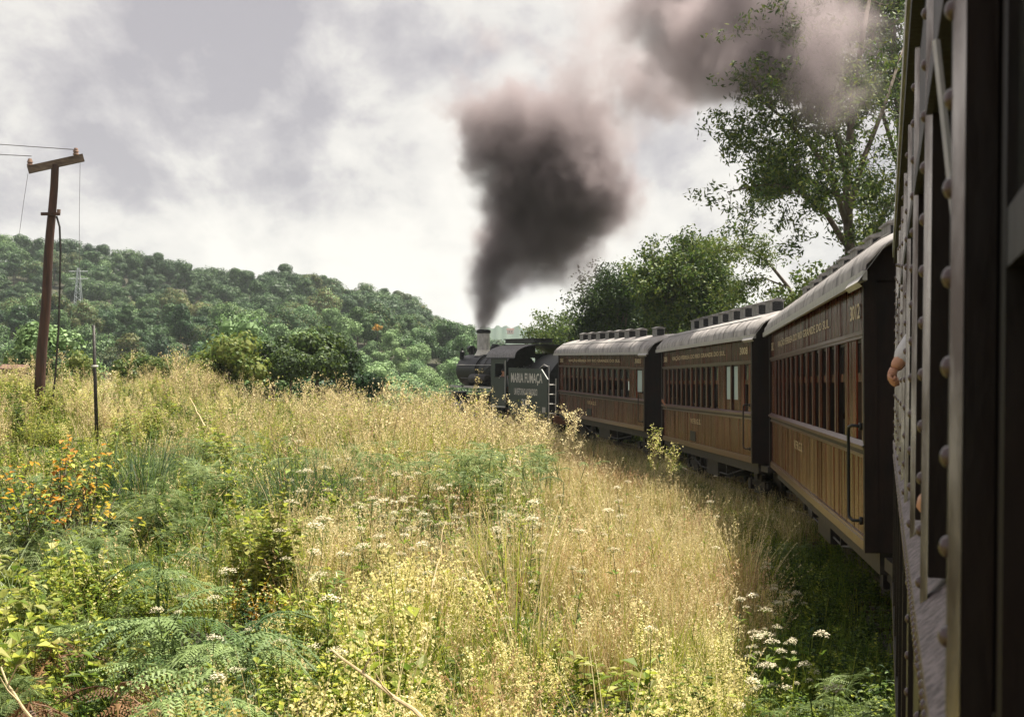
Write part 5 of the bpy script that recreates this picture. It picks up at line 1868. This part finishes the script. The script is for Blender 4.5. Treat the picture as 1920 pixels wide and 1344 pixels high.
    # fallen and standing bleached stalks
    st = [((620, 1215, 8.0), (805, 1350, 7.3), 'long bleached stalk lying slanted at the bottom of the meadow', .012),
          ((0, 1245, 7.4), (60, 1345, 7.2), 'dead pinkish stick at the bottom left corner', .009),
          ((835, 975, 11.5), (812, 1100, 11.0), 'upright bleached grass stalk at the middle of the meadow', .006),
          ((545, 800, 17), (560, 850, 17), 'pale dead stalk leaning over the dark tussock', .01),
          ((355, 745, 30), (385, 800, 28), 'pale dry stalk leaning right above the ferny clump', .012)]
    for a, b, lab, r in st:
        a, b = P(*a), P(*b)
        m = MB(); pts = [a.lerp(b, k / 6) + Vector((rn.gauss(0, .008), 0, rn.gauss(0, .008))) - b for k in range(7)]
        m.tube(pts, [r * (.5 + .5 * k / 6) for k in range(7)], MT['dry_stem'], 6)
        q = pts[2]; m.tube([q, q + Vector((.05, 0, .10)), q + Vector((.13, .0, .13))], [r * .6, r * .4, r * .2], MT['dry_stem'], 4)
        q = pts[4]; m.tube([q, q + Vector((-.06, 0, .06)), q + Vector((-.10, .0, .13))], [r * .6, r * .4, r * .2], MT['dry_stem'], 4)
        o = m.build('dead_stalk'); o.location = b; tag(o, lab, 'stalk')


clumps()


# ------------------------------------------------------------------ trees
def crown_leaves(mb, rn, c, rad, n, L, w, mats, shell=.55, flat=.8, droop=0.0):
    for _ in range(n):
        while True:
            v = Vector((rn.uniform(-1, 1), rn.uniform(-1, 1), rn.uniform(-1, 1)))
            if shell < v.length < 1: break
            if v.length < 1 and rn.random() < .25: break
        q = c + Vector((v.x * rad, v.y * rad, v.z * rad * flat))
        out = (v + Vector((rn.gauss(0, .55), rn.gauss(0, .55), rn.gauss(.25, .5)))).normalized()
        a = out.orthogonal().normalized(); b = out.cross(a)
        t = rn.uniform(0, 6.28); ax = (a * math.cos(t) + b * math.sin(t)); ax.z -= droop; ax.normalize()
        bx = out.cross(ax).normalized()
        s = rn.uniform(.6, 1.3)
        mb.quad(q, ax * L * s * .5, bx * w * s * .5, rn.choice(mats))


def branch_tree(rn, base, limbs, trunk_r, mats, leaf_n, L, w, clump, extra_depth=2, droop=.0, spread=.55, bark=None):
    """limbs: list of polylines in world-ish local coordinates; sub-branches and leaf clumps grow from them"""
    tr, cr = MB(), MB()
    bark = bark or MT['bark']
    tips = []

    def sub(p, d, L0, r, depth):
        pts = [p]; q = p; dd = d.normalized()
        for k in range(3):
            dd = (dd + Vector((rn.gauss(0, .22), rn.gauss(0, .22), rn.gauss(.05 - droop * .3, .18)))).normalized()
            q = q + dd * L0 / 3; pts.append(q)
        tr.tube(pts, [r, r * .8, r * .6, r * .4], bark, 4)
        tips.append((pts[-1], depth)); tips.append((pts[2], depth))
        if depth > 0:
            for k in range(rn.randint(2, 4)):
                i = rn.randint(1, 3)
                a = Vector((rn.gauss(0, 1), rn.gauss(0, 1), rn.gauss(.2, .6))).normalized()
                sub(pts[i], dd * .7 + a * spread * 1.4, L0 * rn.uniform(.5, .75), r * .5, depth - 1)
    for limb, r0, r1, nsub, sl in limbs:
        pts = [Vector(p) for p in limb]
        n = len(pts)
        tr.tube(pts, [r0 + (r1 - r0) * k / (n - 1) for k in range(n)], bark, 8)
        tips.append((pts[-1], 0))
        for k in range(nsub):
            t = rn.uniform(.3, 1) * (n - 1); i = min(n - 2, int(t)); q = pts[i].lerp(pts[i + 1], t - i)
            d = (pts[i + 1] - pts[i]).normalized()
            a = Vector((rn.gauss(0, 1), rn.gauss(0, 1), rn.gauss(.1, .6))).normalized()
            sub(q, d * .6 + a, sl * rn.uniform(.6, 1.2), max(.012, r1 * .6), extra_depth - 1)
    per = max(3, leaf_n // max(1, len(tips)))
    for p, dpt in tips:
        rad = clump * rn.uniform(.6, 1.25)
        crown_leaves(cr, rn, p + Vector((rn.gauss(0, .1), rn.gauss(0, .1), 0)), rad, int(per * rn.uniform(.5, 1.5)), L, w, mats, shell=.2, flat=.75, droop=droop)
    return tr, cr


def place_tree(name, label, cat, base, tr, cr, group=None):
    t = empty(name, base); tag(t, label, cat, group)
    tr.build('trunk', t, True); cr.build('crown', t)
    return t


def loc(base, pts):
    """photograph pixels + distance -> points relative to base"""
    return [P(*p) - base for p in pts]


def near_trees():
    rn = random.Random(77)
    A, B, C = LF['tree_a'], LF['tree_b'], LF['tree_c']
    # tall airy tree above the nearest coach
    base = Vector((10.2, 42, 0.6))
    Y = 42
    limbs = [
        ([(1605, 700, Y), (1598, 520, Y), (1592, 430, Y), (1590, 330, Y), (1600, 200, Y), (1618, 80, Y), (1640, -40, Y + 1)], .20, .05, 14, 1.8),
        ([(1592, 430, Y), (1560, 330, Y - .5), (1520, 270, Y - 1), (1470, 220, Y - 1.5), (1420, 180, Y - 2)], .10, .03, 14, 1.4),
        ([(1595, 470, Y), (1550, 400, Y - 1), (1490, 350, Y - 2), (1430, 345, Y - 2.5), (1365, 360, Y - 3)], .10, .02, 14, 1.2),
        ([(1592, 400, Y), (1620, 300, Y + .5), (1660, 200, Y + 1), (1700, 80, Y + 1.5)], .11, .03, 12, 1.8),
        ([(1590, 330, Y), (1560, 220, Y - 1), (1540, 140, Y - 1), (1520, 90, Y - 1)], .09, .03, 14, 1.6),
        ([(1594, 380, Y), (1510, 330, Y + 1), (1450, 300, Y + 1.5), (1400, 300, Y + 2)], .07, .02, 10, 1.1),
        ([(1600, 520, Y), (1650, 420, Y + .5), (1690, 350, Y + 1)], .08, .03, 12, 1.4)]
    limbs = [(loc(base, l), a, b, c, d) for l, a, b, c, d in limbs]
    tr, cr = branch_tree(rn, base, limbs, .2, [A, B, A, C, B], 34000, .17, .055, .36, 3, droop=.35)
    place_tree('eucalyptus_tree', 'tall airy tree leaning over the nearest coach with smoke drifting across it', 'tree', base, tr, cr)
    # second tree, top right by the edge of the steel coach
    base = Vector((15.0, 52, 0.8)); Y = 52
    limbs = [([(1700, 700, Y), (1695, 300, Y), (1680, 100, Y), (1672, -60, Y)], .22, .06, 24, 2.2),
             ([(1698, 350, Y), (1660, 220, Y), (1640, 120, Y), (1630, 40, Y)], .1, .03, 18, 1.8)]
    limbs = [(loc(base, l), a, b, c, d) for l, a, b, c, d in limbs]
    tr, cr = branch_tree(rn, base, limbs, .2, [A, B, C], 26000, .19, .07, .6, 3, droop=.2)
    place_tree('eucalyptus_tree', 'tree behind the tall airy one, half hidden by the steel coach', 'tree', base, tr, cr)
    # rounded tree behind middle coach
    base = Vector((8.9, 66, 0.9)); Y = 66

    def dome_limbs(cx, cy, top, r, Y, n, base_py=720):
        out = [([(cx, base_py, Y), (cx + 5, (base_py + cy) / 2, Y), (cx, cy, Y)], .22, .10, 4, 1.2)]
        for k in range(n):
            a = rn.uniform(-2.6, 2.6) if k > 2 else (-1.2, 0, 1.2)[k]
            ex, ez = cx + math.sin(a) * r * rn.uniform(.55, .9), cy - math.cos(a) * (cy - top) * rn.uniform(.6, .92)
            yy = Y + rn.uniform(-1.8, 1.8)
            out.append(([(cx, (base_py + cy) / 2, Y), ((cx + ex) / 2 + rn.gauss(0, 6), (ez + base_py) / 2 - 25, (Y + yy) / 2), (ex, ez, yy)], .08, .025, 8, 1.1))
        return [(loc(base, l), a, b, c, d) for l, a, b, c, d in out]
    limbs = dome_limbs(1290, 550, 455, 84, Y, 30)
    tr, cr = branch_tree(rn, base, limbs, .2, [A, A, C, B], 52000, .17, .095, .55, 2)
    place_tree('broadleaf_tree', 'large rounded tree rising behind the middle coach', 'tree', base, tr, cr)
    base = Vector((4.6, 74, 0.9)); Y = 74
    limbs = dome_limbs(1152, 590, 525, 55, Y, 18)
    tr, cr = branch_tree(rn, base, limbs, .2, [B, B, A], 26000, .18, .09, .65, 2)
    place_tree('broadleaf_tree', 'darker tree left of the large rounded one, above the farthest coach', 'tree', base, tr, cr)
    base = Vector((6.0, 76, 0.9)); Y = 76
    limbs = dome_limbs(1205, 585, 500, 50, Y, 9)
    tr, cr = branch_tree(rn, base, limbs, .2, [A, C, A], 15000, .18, .09, .65, 2)
    place_tree('broadleaf_tree', 'green tree filling between the dark tree and the rounded one', 'tree', base, tr, cr)
    base = Vector((2.2, 92, 0)); Y = 92
    limbs = dome_limbs(1030, 640, 600, 28, Y, 7)
    tr, cr = branch_tree(rn, base, limbs, .2, [A, C, C], 5000, .2, .1, .6, 2)
    place_tree('broadleaf_tree', 'small tree seen over the roof of the locomotive cab', 'tree', base, tr, cr)
    base = Vector((3.4, 84, 0)); Y = 84
    limbs = dome_limbs(1080, 625, 598, 24, Y, 6)
    tr, cr = branch_tree(rn, base, limbs, .2, [B, A], 4000, .2, .1, .6, 2)
    place_tree('broadleaf_tree', 'low dark tree above the front end of the farthest coach', 'tree', base, tr, cr)
    # drooping thin branches between
    base = Vector((11, 55, 0.9)); Y = 55
    limbs = [([(1520, 640, Y), (1480, 540, Y), (1440, 490, Y), (1390, 462, Y), (1350, 470, Y)], .09, .02, 16, .9),
             ([(1480, 540, Y), (1430, 520, Y), (1380, 545, Y)], .04, .015, 8, .8)]
    limbs = [(loc(base, l), a, b, c, d) for l, a, b, c, d in limbs]
    tr, cr = branch_tree(rn, base, limbs, .1, [A, C], 3600, .15, .06, .40, 2, droop=.2)
    place_tree('young_tree', 'thin arching branch of a young tree right of the rounded one', 'tree', base, tr, cr)
    # bright shrubs close behind the coaches
    sh = [(1540, 548, 44, 44, 45, 'bright green bush above the roof of the nearest coach'), (1462, 625, 50, 28, 50, 'green bush behind the roof vents of the middle coach'),
          (1615, 480, 43, 50, 60, 'bush under the tall airy tree'), (1405, 635, 56, 22, 40, 'low bush right of the large rounded tree'), (1660, 440, 46, 40, 90, 'leafy undergrowth against the edge of the steel coach')]
    for px, py, Y, r, hh, lab in sh:
        b = P(px, 720, Y); b.z = .8
        base = b
        limbs = dome_limbs(px, py + 30, py - 10, r, Y, 9)
        tr, cr = branch_tree(rn, b, limbs, .1, [A, C, C, A], 7500, .14, .075, .4, 1)
        place_tree('bush', lab, 'bush', b, tr, cr, 'bushes behind the train')


near_trees()


# ------------------------------------------------------------------ hill trees
def hill_crown(rn, r, h, mats, nl=18, q=5200, qs=.34, tall=False):
    """crown of leaf-clump faces over overlapping lobes, base at z=0"""
    mb = MB()
    lobes = []
    for k in range(nl):
        a = rn.uniform(0, 6.28); rr = r * math.sqrt(rn.random()) * .66
        zt = rn.random()
        z = h * (.42 + .42 * zt * (1 - (rr / r) ** 2 * .6))
        lr = r * rn.uniform(.26, .46)
        if tall: rr *= (1.1 - zt * .6); z = h * (.25 + .62 * zt)
        lobes.append((Vector((rr * math.cos(a), rr * math.sin(a), z)), lr))
    for c, lr in lobes:
        # dark inner mass, lumpy
        prof = [(lr * .60 * math.sin(PI * j / 5), c.z + lr * .52 * -math.cos(PI * j / 5)) for j in range(1, 5)]
        M = Matrix.Translation((c.x, c.y, 0))
        mb.lathe(prof, mats[0], 7, M)
        for k in range(int(q / nl)):
            v = Vector((rn.gauss(0, 1), rn.gauss(0, 1), rn.gauss(.25, 1))).normalized()
            p = c + Vector((v.x, v.y, v.z * .85)) * lr * rn.uniform(.80, 1.12)
            out = (v + Vector((rn.gauss(0, .35), rn.gauss(0, .35), rn.gauss(.1, .35)))).normalized()
            a = out.orthogonal().normalized(); b = out.cross(a); t = rn.uniform(0, 6.28)
            s = qs * rn.uniform(.5, 1.2)
            mb.quad(p, (a * math.cos(t) + b * math.sin(t)) * s * .5, (b * math.cos(t) - a * math.sin(t)) * s * .38, rn.choice(mats))
    mb.bar((0, 0, -1.0), (0, 0, h * .55), r * .06, MT['bark'], r * .03, 6)
    return mb


def hill_forest():
    rn = random.Random(101)
    a, b, c, d = LF['hill_a'], LF['hill_b'], LF['hill_c'], LF['hill_d']
    kinds = {'mid': [a, a, b], 'dark': [b, b, a], 'pale': [c, c, a], 'olive': [d, d, a]}
    lib, idx = [], {}
    for k, mats in kinds.items():
        idx[k] = []
        for j in range(6):
            mm = mats if j % 2 else mats + [rn.choice([a, b, c, d])]
            idx[k].append(len(lib)); lib.append(hill_crown(rn, rn.uniform(2.6, 5.0), rn.uniform(5.5, 9.8), mm, nl=rn.choice([9, 14, 20, 26]), q=rn.choice([3200, 4400, 5200]), tall=(k == 'pale' and j != 1) or j == 4).mesh('tree'))
    idx['orange'] = [len(lib)]; lib.append(hill_crown(rn, 2.2, 4, [LF['orange'], LF['orange'], a], 8, 900, .35).mesh('tree'))
    trees = []

    def try_add(px, Y, s, k):
        x = (px - 960) / F * Y
        if left_of_train(x, Y) < 5 and Y < 110: return
        z = gh(x, Y)
        trees.append((x, Y, z, s, k, px))
    # spaced by hand on a jittered grid in ground coordinates
    for (y0, y1, step, s0, s1) in [(64, 92, 5.5, .35, .62), (92, 150, 5.6, .5, .9), (150, 215, 5.6, .5, .95), (215, 300, 5.8, .5, 1.05), (300, 440, 6.6, .55, 1.2)]:
        y = y0
        while y < y1:
            lim0, lim1 = -.47 * y, (.0 if y > 90 else -.02) * y + (2 if y > 90 else -6)
            x = lim0
            while x < lim1:
                xx, yy = x + rn.uniform(-.45, .45) * step, y + rn.uniform(-.45, .45) * step
                px = PX(xx, yy)
                n = mnoise.noise(Vector((xx * .018, yy * .018, 4))); n2 = mnoise.noise(Vector((xx * .06, yy * .06, 8)))
                if px > 470 and yy > 95 and yy < 300:
                    k = 'pale' if n + n2 * .5 > -.25 else 'mid'
                elif yy > 300:
                    k = 'dark' if n > .0 else ('mid' if n2 > -.2 else 'olive')
                else:
                    k = 'olive' if n2 > .32 else ('dark' if n > .12 else ('mid' if n > -.25 else 'pale'))
                if px < 930 and gh(xx, yy) > -30:
                    try_add(px, yy, rn.uniform(s0, s1), k)
                x += step
            y += step * .92
    # how large it shows
    trees.sort(key=lambda t: -t[3] / t[1])
    # those that stand clear of the valley first
    vis = [t for t in trees if EYE + (t[2] + 8 * t[3] - EYE) * 1 > EYE - .012 * t[1]]
    hid = [t for t in trees if not (EYE + (t[2] + 8 * t[3] - EYE) * 1 > EYE - .012 * t[1])]
    lab = {'mid': 'leafy mid green tree in the wood on the hillside', 'dark': 'dark green tree in the wood on the hillside', 'pale': 'pale grey-green tree in the belt along the foot of the hill', 'olive': 'dull olive brown tree among greener ones on the hillside', 'orange': 'single orange crown among the pale trees on the hill'}
    names = {'mid': 'broadleaf_tree', 'dark': 'dark_tree', 'pale': 'pale_tree', 'olive': 'olive_tree', 'orange': 'flowering_tree'}
    for (x, y, z, s, k, px) in vis[:290]:
        o = inst(names[k], lib[rn.choice(idx[k])], None, (x, y, z - .3), (0, 0, rn.uniform(0, 6.28)), (s * rn.uniform(.85, 1.2), s * rn.uniform(.85, 1.2), s * rn.uniform(.85, 1.15)))
        where = 'left of the power pole' if px < 70 else 'between pole and slim post' if px < 180 else 'above the low green bushes' if px < 370 else 'above the rounded and dark bushes' if px < 640 else 'left of the smokebox' if px < 850 else 'behind the smoking chimney'
        high = 'low' if y < 150 else 'halfway up' if y < 300 else 'high'
        kk = {'mid': 'leafy mid green tree', 'dark': 'dark green tree', 'pale': 'pale grey-green tree', 'olive': 'dull olive tree'}[k]
        tag(o, '%s %s on the hill %s' % (kk, high, where), 'tree', '%ss %s on the hill %s' % (kk, high, where))
    rest = vis[290:] + hid
    pts = [((x, y, z - .3), (0, 0, rn.uniform(0, 6.28)), s, rn.choice(idx[k])) for (x, y, z, s, k, px) in rest]
    scatter('hillside_wood', lib, pts, 'mass of distant trees covering the upper hill')
    p = P(708, 602, 235); o = inst('flowering_tree', lib[idx['orange'][0]], None, (p.x, p.y, p.z - 2.2), (0, 0, 0), .45)
    tag(o, lab['orange'], 'tree')
    # scrub along the brow of the meadow
    for i, (px, py, Y, s, k, l) in enumerate([
            (430, 618, 56, .44, 'mid', 'rounded bright green bush standing alone at the meadow edge'), (512, 618, 58, .36, 'dark', 'narrow dark bush right of the rounded bright bush'),
            (595, 612, 58, .42, 'dark', 'broad dark bush at the meadow edge, second from the rounded one'), (640, 632, 60, .34, 'dark', 'dark bush rightmost of the dark three'),
            (545, 650, 56, .28, 'dark', 'low dark bush between the two larger dark ones'), (470, 640, 66, .34, 'mid', 'bush close behind the rounded bright one'),
            (250, 655, 64, .34, 'mid', 'loose green bush right of the slim black post'), (310, 668, 60, .24, 'mid', 'small green bush left of the rounded bright one'),
            (40, 640, 66, .40, 'mid', 'green bush behind the pole at the left edge'), (140, 660, 60, .30, 'mid', 'low green bush between the pole and the post')]):
        top = P(px, py, Y)
        hh = 7.5 * s * 1.0
        src = hill_crown(rn, 3.9, 7.2, [LF['tree_c'], LF['tree_a'], LF['tree_a'], LF['tree_c']] if k == 'mid' else [LF['tree_b'], LF['tree_b'], LF['tree_a']], 16, 4200, .40)
        o = src.build('bush'); o.location = (top.x, top.y, top.z - hh * .97); o.scale = (s, s, s)
        tag(o, l, 'bush', 'bushes along the meadow edge')


hill_forest()


# ------------------------------------------------------------------ far hills, house, pylon, shed
def far_things():
    m = MB()
    n = 90; rows = 5
    vs = []
    for j in range(rows):
        for i in range(n):
            px = 780 + 420 * i / (n - 1)
            Y = 1500 + j * 120
            top = interp(px, [(780, 640), (900, 606), (960, 604), (1010, 610), (1060, 618), (1100, 622), (1200, 650)])
            hgt = (YH - top) / F * 1500 * math.sin(PI * min(1, (j + .2) / 2.6)) if j < 3 else (YH - top) / F * 1500 * (.9 - .5 * (j - 2))
            bump = mnoise.noise(Vector((px * .09, j * 1.7, 0))) * 7 + mnoise.noise(Vector((px * .35, j * 3.1, 0))) * 4
            vs.append(((px - 960) / F * Y, Y, EYE + hgt + bump))
    fs = [(j * n + i, j * n + i + 1, (j + 1) * n + i + 1, (j + 1) * n + i) for j in range(rows - 1) for i in range(n - 1)]
    m.add([(v[0], v[1] - 60 if k < n else v[1], -8 if k < n else v[2]) for k, v in enumerate(vs)], fs, LF['hill_b'])
    tag(m.build('hills', None, True), 'far wooded hills beyond the locomotive', kind='structure')
    p = P(957, 622, 900)
    t = empty('house', p); t.scale = (.35,) * 3; tag(t, 'tiny pale house far off on the hillside above the locomotive cab', 'house')
    m = MB(); m.box((-6, -5, -4), (6, 5, 3), MT['brick']); w = m.build('wall', t)
    m = MB(); m.box((-2.5, -5.1, -1), (-1, -5.0, 1), MT['black']); m.box((1, -5.1, -1), (2.5, -5.0, 1), MT['black']); m.build('window', t)
    m = MB(); m.add([(-7, -6, 3), (7, -6, 3), (7, 6, 3), (-7, 6, 3), (-7, 0, 6), (7, 0, 6)], [(0, 1, 5, 4), (2, 3, 4, 5), (0, 4, 3), (1, 2, 5), (0, 3, 2, 1)], MT['tile']); m.build('roof', t)
    # pylon on the hill
    p = P(146, 575, 330)
    t = empty('pylon', p); tag(t, 'slender pale lattice pylon on the hillside behind the power pole', 'pylon')
    m = MB(); H = 9
    for sx in (-1, 1):
        for sy in (-1, 1): m.bar((sx * 1, sy * 1, -3), (sx * .2, sy * .2, H), .09, MT['pylon'])
    for k in range(7):
        z0, z1 = k * H / 7, (k + 1) * H / 7; w0, w1 = 1 - .8 * z0 / H, 1 - .8 * z1 / H
        m.bar((-w0, -w0, z0), (w1, -w1, z1), .05, MT['pylon']); m.bar((w0, -w0, z0), (-w1, -w1, z1), .05, MT['pylon'])
    for z in (6.5, 8.2): m.bar((-2.2, 0, z), (2.2, 0, z), .08, MT['pylon'])
    m.build('lattice', t)
    # low brown shed at the far left
    p = P(26, 700, 58)
    t = empty('shed', p, (0, 0, .2)); tag(t, 'low brown shed roof showing over the scrub at the left edge', 'shed')
    m = MB(); m.box((-.42, -.5, -1.2), (.42, .5, .12), MT['pole']); m.build('wall', t)
    m = MB(); m.add([(-.52, -.6, .14), (.52, -.6, .12), (.52, .6, .30), (-.52, .6, .32), (-.52, -.6, .20), (.52, -.6, .18), (.52, .6, .36), (-.52, .6, .38)], [(0, 3, 2, 1), (4, 5, 6, 7), (0, 1, 5, 4), (1, 2, 6, 5), (2, 3, 7, 6), (3, 0, 4, 7)], MT['tile']); m.build('roof', t)


far_things()


# ------------------------------------------------------------------ smoke
def smoke():
    S = [  # px, py, Y, radius px, amount
        (905, 614, 69.6, 11, 6.0), (907, 600, 69.5, 16, 6.0), (910, 582, 69.4, 24, 5.0), (914, 556, 69.2, 32, 2.8), (905, 525, 69, 34, 2.4), (932, 500, 68.8, 46, 2.0),
        (940, 560, 69.2, 20, 1.6), (905, 490, 68.8, 26, 1.6), (955, 545, 69, 24, 1.4),
        (968, 528, 70.0, 27, 1.1), (990, 515, 69.6, 30, .9), (912, 490, 70.2, 30, 1.2), (945, 460, 69.6, 58, 1.8), (975, 420, 69, 78, 1.6), (1010, 380, 68, 95, 1.5), (1050, 480, 67, 66, 1.7), (1010, 500, 67.6, 46, 1.4), (1085, 440, 66.6, 62, 1.1),
        (1000, 330, 67, 110, 1.3), (1060, 340, 66, 112, 1.3), (1100, 380, 65.6, 84, 1.1), (1135, 350, 65, 66, .9), (960, 270, 66.5, 100, 1.1), (1050, 265, 65.5, 112, 1.1), (900, 245, 67, 74, 1.1),
        (1110, 290, 64.5, 84, .85), (1000, 195, 65.5, 80, .6), (1080, 200, 64, 78, .5), (872, 300, 67.5, 55, .55), (862, 210, 66, 58, .6),
        (900, 115, 64, 85, .30), (1000, 110, 62, 90, .36), (1110, 130, 60, 95, .6), (1160, 185, 58, 85, 1.0), (1230, 165, 55, 85, 1.1), (1120, 215, 60, 60, .9), (1100, 30, 58, 90, .3), (1200, 60, 54, 100, .6), (1310, 120, 50, 80, .8),
        (1270, 30, 50, 115, 1.6), (1350, 60, 46, 120, 2.2), (1420, 30, 43, 130, 2.4), (1440, 120, 41, 105, 2.0), (1520, 40, 40, 120, 1.4), (1530, 140, 38.5, 95, 1.0), (1600, 80, 38, 85, .6), (1330, 150, 46, 60, .3), (1290, -60, 50, 110, .7), (1450, -70, 42, 120, .9), (1590, 190, 38, 70, .35),
    ]
    lo_, hi_ = Vector((1e9,) * 3), Vector((-1e9,) * 3)
    puffs = []
    for px, py, Y, r, a in S:
        c = P(px, py, Y); rr = r / F * Y
        puffs.append((c, rr, a))
        for i in range(3):
            lo_[i] = min(lo_[i], c[i] - rr * 1.5); hi_[i] = max(hi_[i], c[i] + rr * 1.5)
    lo_.z = max(lo_.z, 5.2)
    # density grid written as a named set of points is not needed: sum of soft puffs as a field
    ng = bpy.data.node_groups.new('smoke', 'GeometryNodeTree')
    ng.interface.new_socket('Geometry', in_out='OUTPUT', socket_type='NodeSocketGeometry')
    nn, ll = ng.nodes, ng.links
    go = nn.new('NodeGroupOutput')
    pos = nn.new('GeometryNodeInputPosition')

    def VM(op, a, b=None, sc=None):
        n = nn.new('ShaderNodeVectorMath'); n.operation = op
        for i, v in enumerate((a, b)):
            if v is None: continue
            if isinstance(v, (tuple, Vector)): n.inputs[i].default_value = tuple(v)
            else: ll.new(v, n.inputs[i])
        if sc is not None:
            if isinstance(sc, (int, float)): n.inputs['Scale'].default_value = sc
            else: ll.new(sc, n.inputs['Scale'])
        return n.outputs['Value'] if op in ('LENGTH', 'DISTANCE', 'DOT_PRODUCT') else n.outputs['Vector']

    def MA(op, a, b=None, c=None, clamp=False):
        n = nn.new('ShaderNodeMath'); n.operation = op; n.use_clamp = clamp
        for i, v in enumerate((a, b, c)):
            if v is None: continue
            if isinstance(v, (int, float)): n.inputs[i].default_value = v
            else: ll.new(v, n.inputs[i])
        return n.outputs[0]

    def noise(scale, detail, rough=.55, vec=None):
        n = nn.new('ShaderNodeTexNoise'); n.noise_dimensions = '3D'
        n.inputs['Scale'].default_value = scale; n.inputs['Detail'].default_value = detail; n.inputs['Roughness'].default_value = rough
        ll.new(vec if vec is not None else pos.outputs[0], n.inputs['Vector'])
        return n
    n1 = noise(.42, 3); n2 = noise(1.5, 3)
    w1 = VM('SCALE', VM('SUBTRACT', n1.outputs['Color'], (.5, .5, .5)), None, 3.4)
    w2 = VM('SCALE', VM('SUBTRACT', n2.outputs['Color'], (.5, .5, .5)), None, 1.9)
    # less warping near the chimney
    sp = nn.new('ShaderNodeSeparateXYZ'); ll.new(pos.outputs[0], sp.inputs[0])
    k = MA('MULTIPLY', MA('SUBTRACT', sp.outputs['Z'], 5.5), .22, clamp=True)
    k = MA('ADD', MA('MULTIPLY', k, .9), .07)
    pw = VM('ADD', pos.outputs[0], VM('SCALE', VM('ADD', w1, w2), None, k))
    acc = None
    for c, rr, a in puffs:
        d = VM('DISTANCE', pw, tuple(c))
        e = MA('POWER', MA('DIVIDE', d, rr), 2.4)
        g = MA('MULTIPLY', MA('EXPONENT', MA('MULTIPLY', e, -1.5)), a)
        acc = g if acc is None else MA('ADD', acc, g)
    n3 = noise(.50, 7, .62, pw)
    n4 = noise(.23, 2, .5)
    fb = MA('ADD', MA('MULTIPLY', n3.outputs[0], .75), MA('MULTIPLY', n4.outputs[0], .25))
    base = MA('SUBTRACT', 1.0, MA('EXPONENT', MA('MULTIPLY', acc, -1.3)))
    d0 = MA('MULTIPLY', MA('ADD', MA('ADD', base, MA('MULTIPLY', MA('SUBTRACT', fb, .5), 4.2)), -.30), 2.6, clamp=True)
    dens = MA('MULTIPLY', d0, MA('ADD', MA('MULTIPLY', MA('MINIMUM', acc, 4.5), .60), .03))
    dens = MA('MULTIPLY', dens, MA('MULTIPLY', acc, 8.0, clamp=True))
    vc = nn.new('GeometryNodeVolumeCube')
    ll.new(dens, vc.inputs['Density'])
    size = hi_ - lo_
    vox = .14
    vc.inputs['Min'].default_value = tuple(lo_ )
    vc.inputs['Max'].default_value = tuple(hi_)
    for i, nm in enumerate(('Resolution X', 'Resolution Y', 'Resolution Z')):
        vc.inputs[nm].default_value = int(size[i] / vox)
    m, n, l = mat_new('dark_brown_coal_smoke')
    out = N(n, 'ShaderNodeOutputMaterial')
    pv = N(n, 'ShaderNodeVolumePrincipled')
    pv.inputs['Color'].default_value = (.50, .435, .455, 1)
    pv.inputs['Density'].default_value = 1.15
    pv.inputs['Anisotropy'].default_value = .3
    pv.inputs['Density Attribute'].default_value = 'density'
    l.new(pv.outputs[0], out.inputs['Volume'])
    sm = nn.new('GeometryNodeSetMaterial'); sm.inputs['Material'].default_value = m
    ll.new(vc.outputs[0], sm.inputs['Geometry']); ll.new(sm.outputs[0], go.inputs[0])
    me = bpy.data.meshes.new('smoke_plume'); me.materials.append(m)
    o = bpy.data.objects.new('smoke_plume', me); COL.objects.link(o)
    md = o.modifiers.new('smoke', 'NODES'); md.node_group = ng
    tag(o, 'dark brown coal smoke billowing from the chimney and drifting back over the train', None, None, 'stuff')


smoke()


def haze():
    mb = MB(); mb.box((-1600, -60, -60), (1600, 2300, 130), MT['wire'])
    m, n, l = mat_new('pale_air')
    out = N(n, 'ShaderNodeOutputMaterial')
    pv = N(n, 'ShaderNodeVolumePrincipled')
    pv.inputs['Color'].default_value = (.86, .94, 1.0, 1)
    pv.inputs['Density'].default_value = .00016
    l.new(pv.outputs[0], out.inputs['Volume'])
    mb.mats = [m]
    o = mb.build('haze'); tag(o, 'thin summer haze over the valley', None, None, 'stuff')


haze()
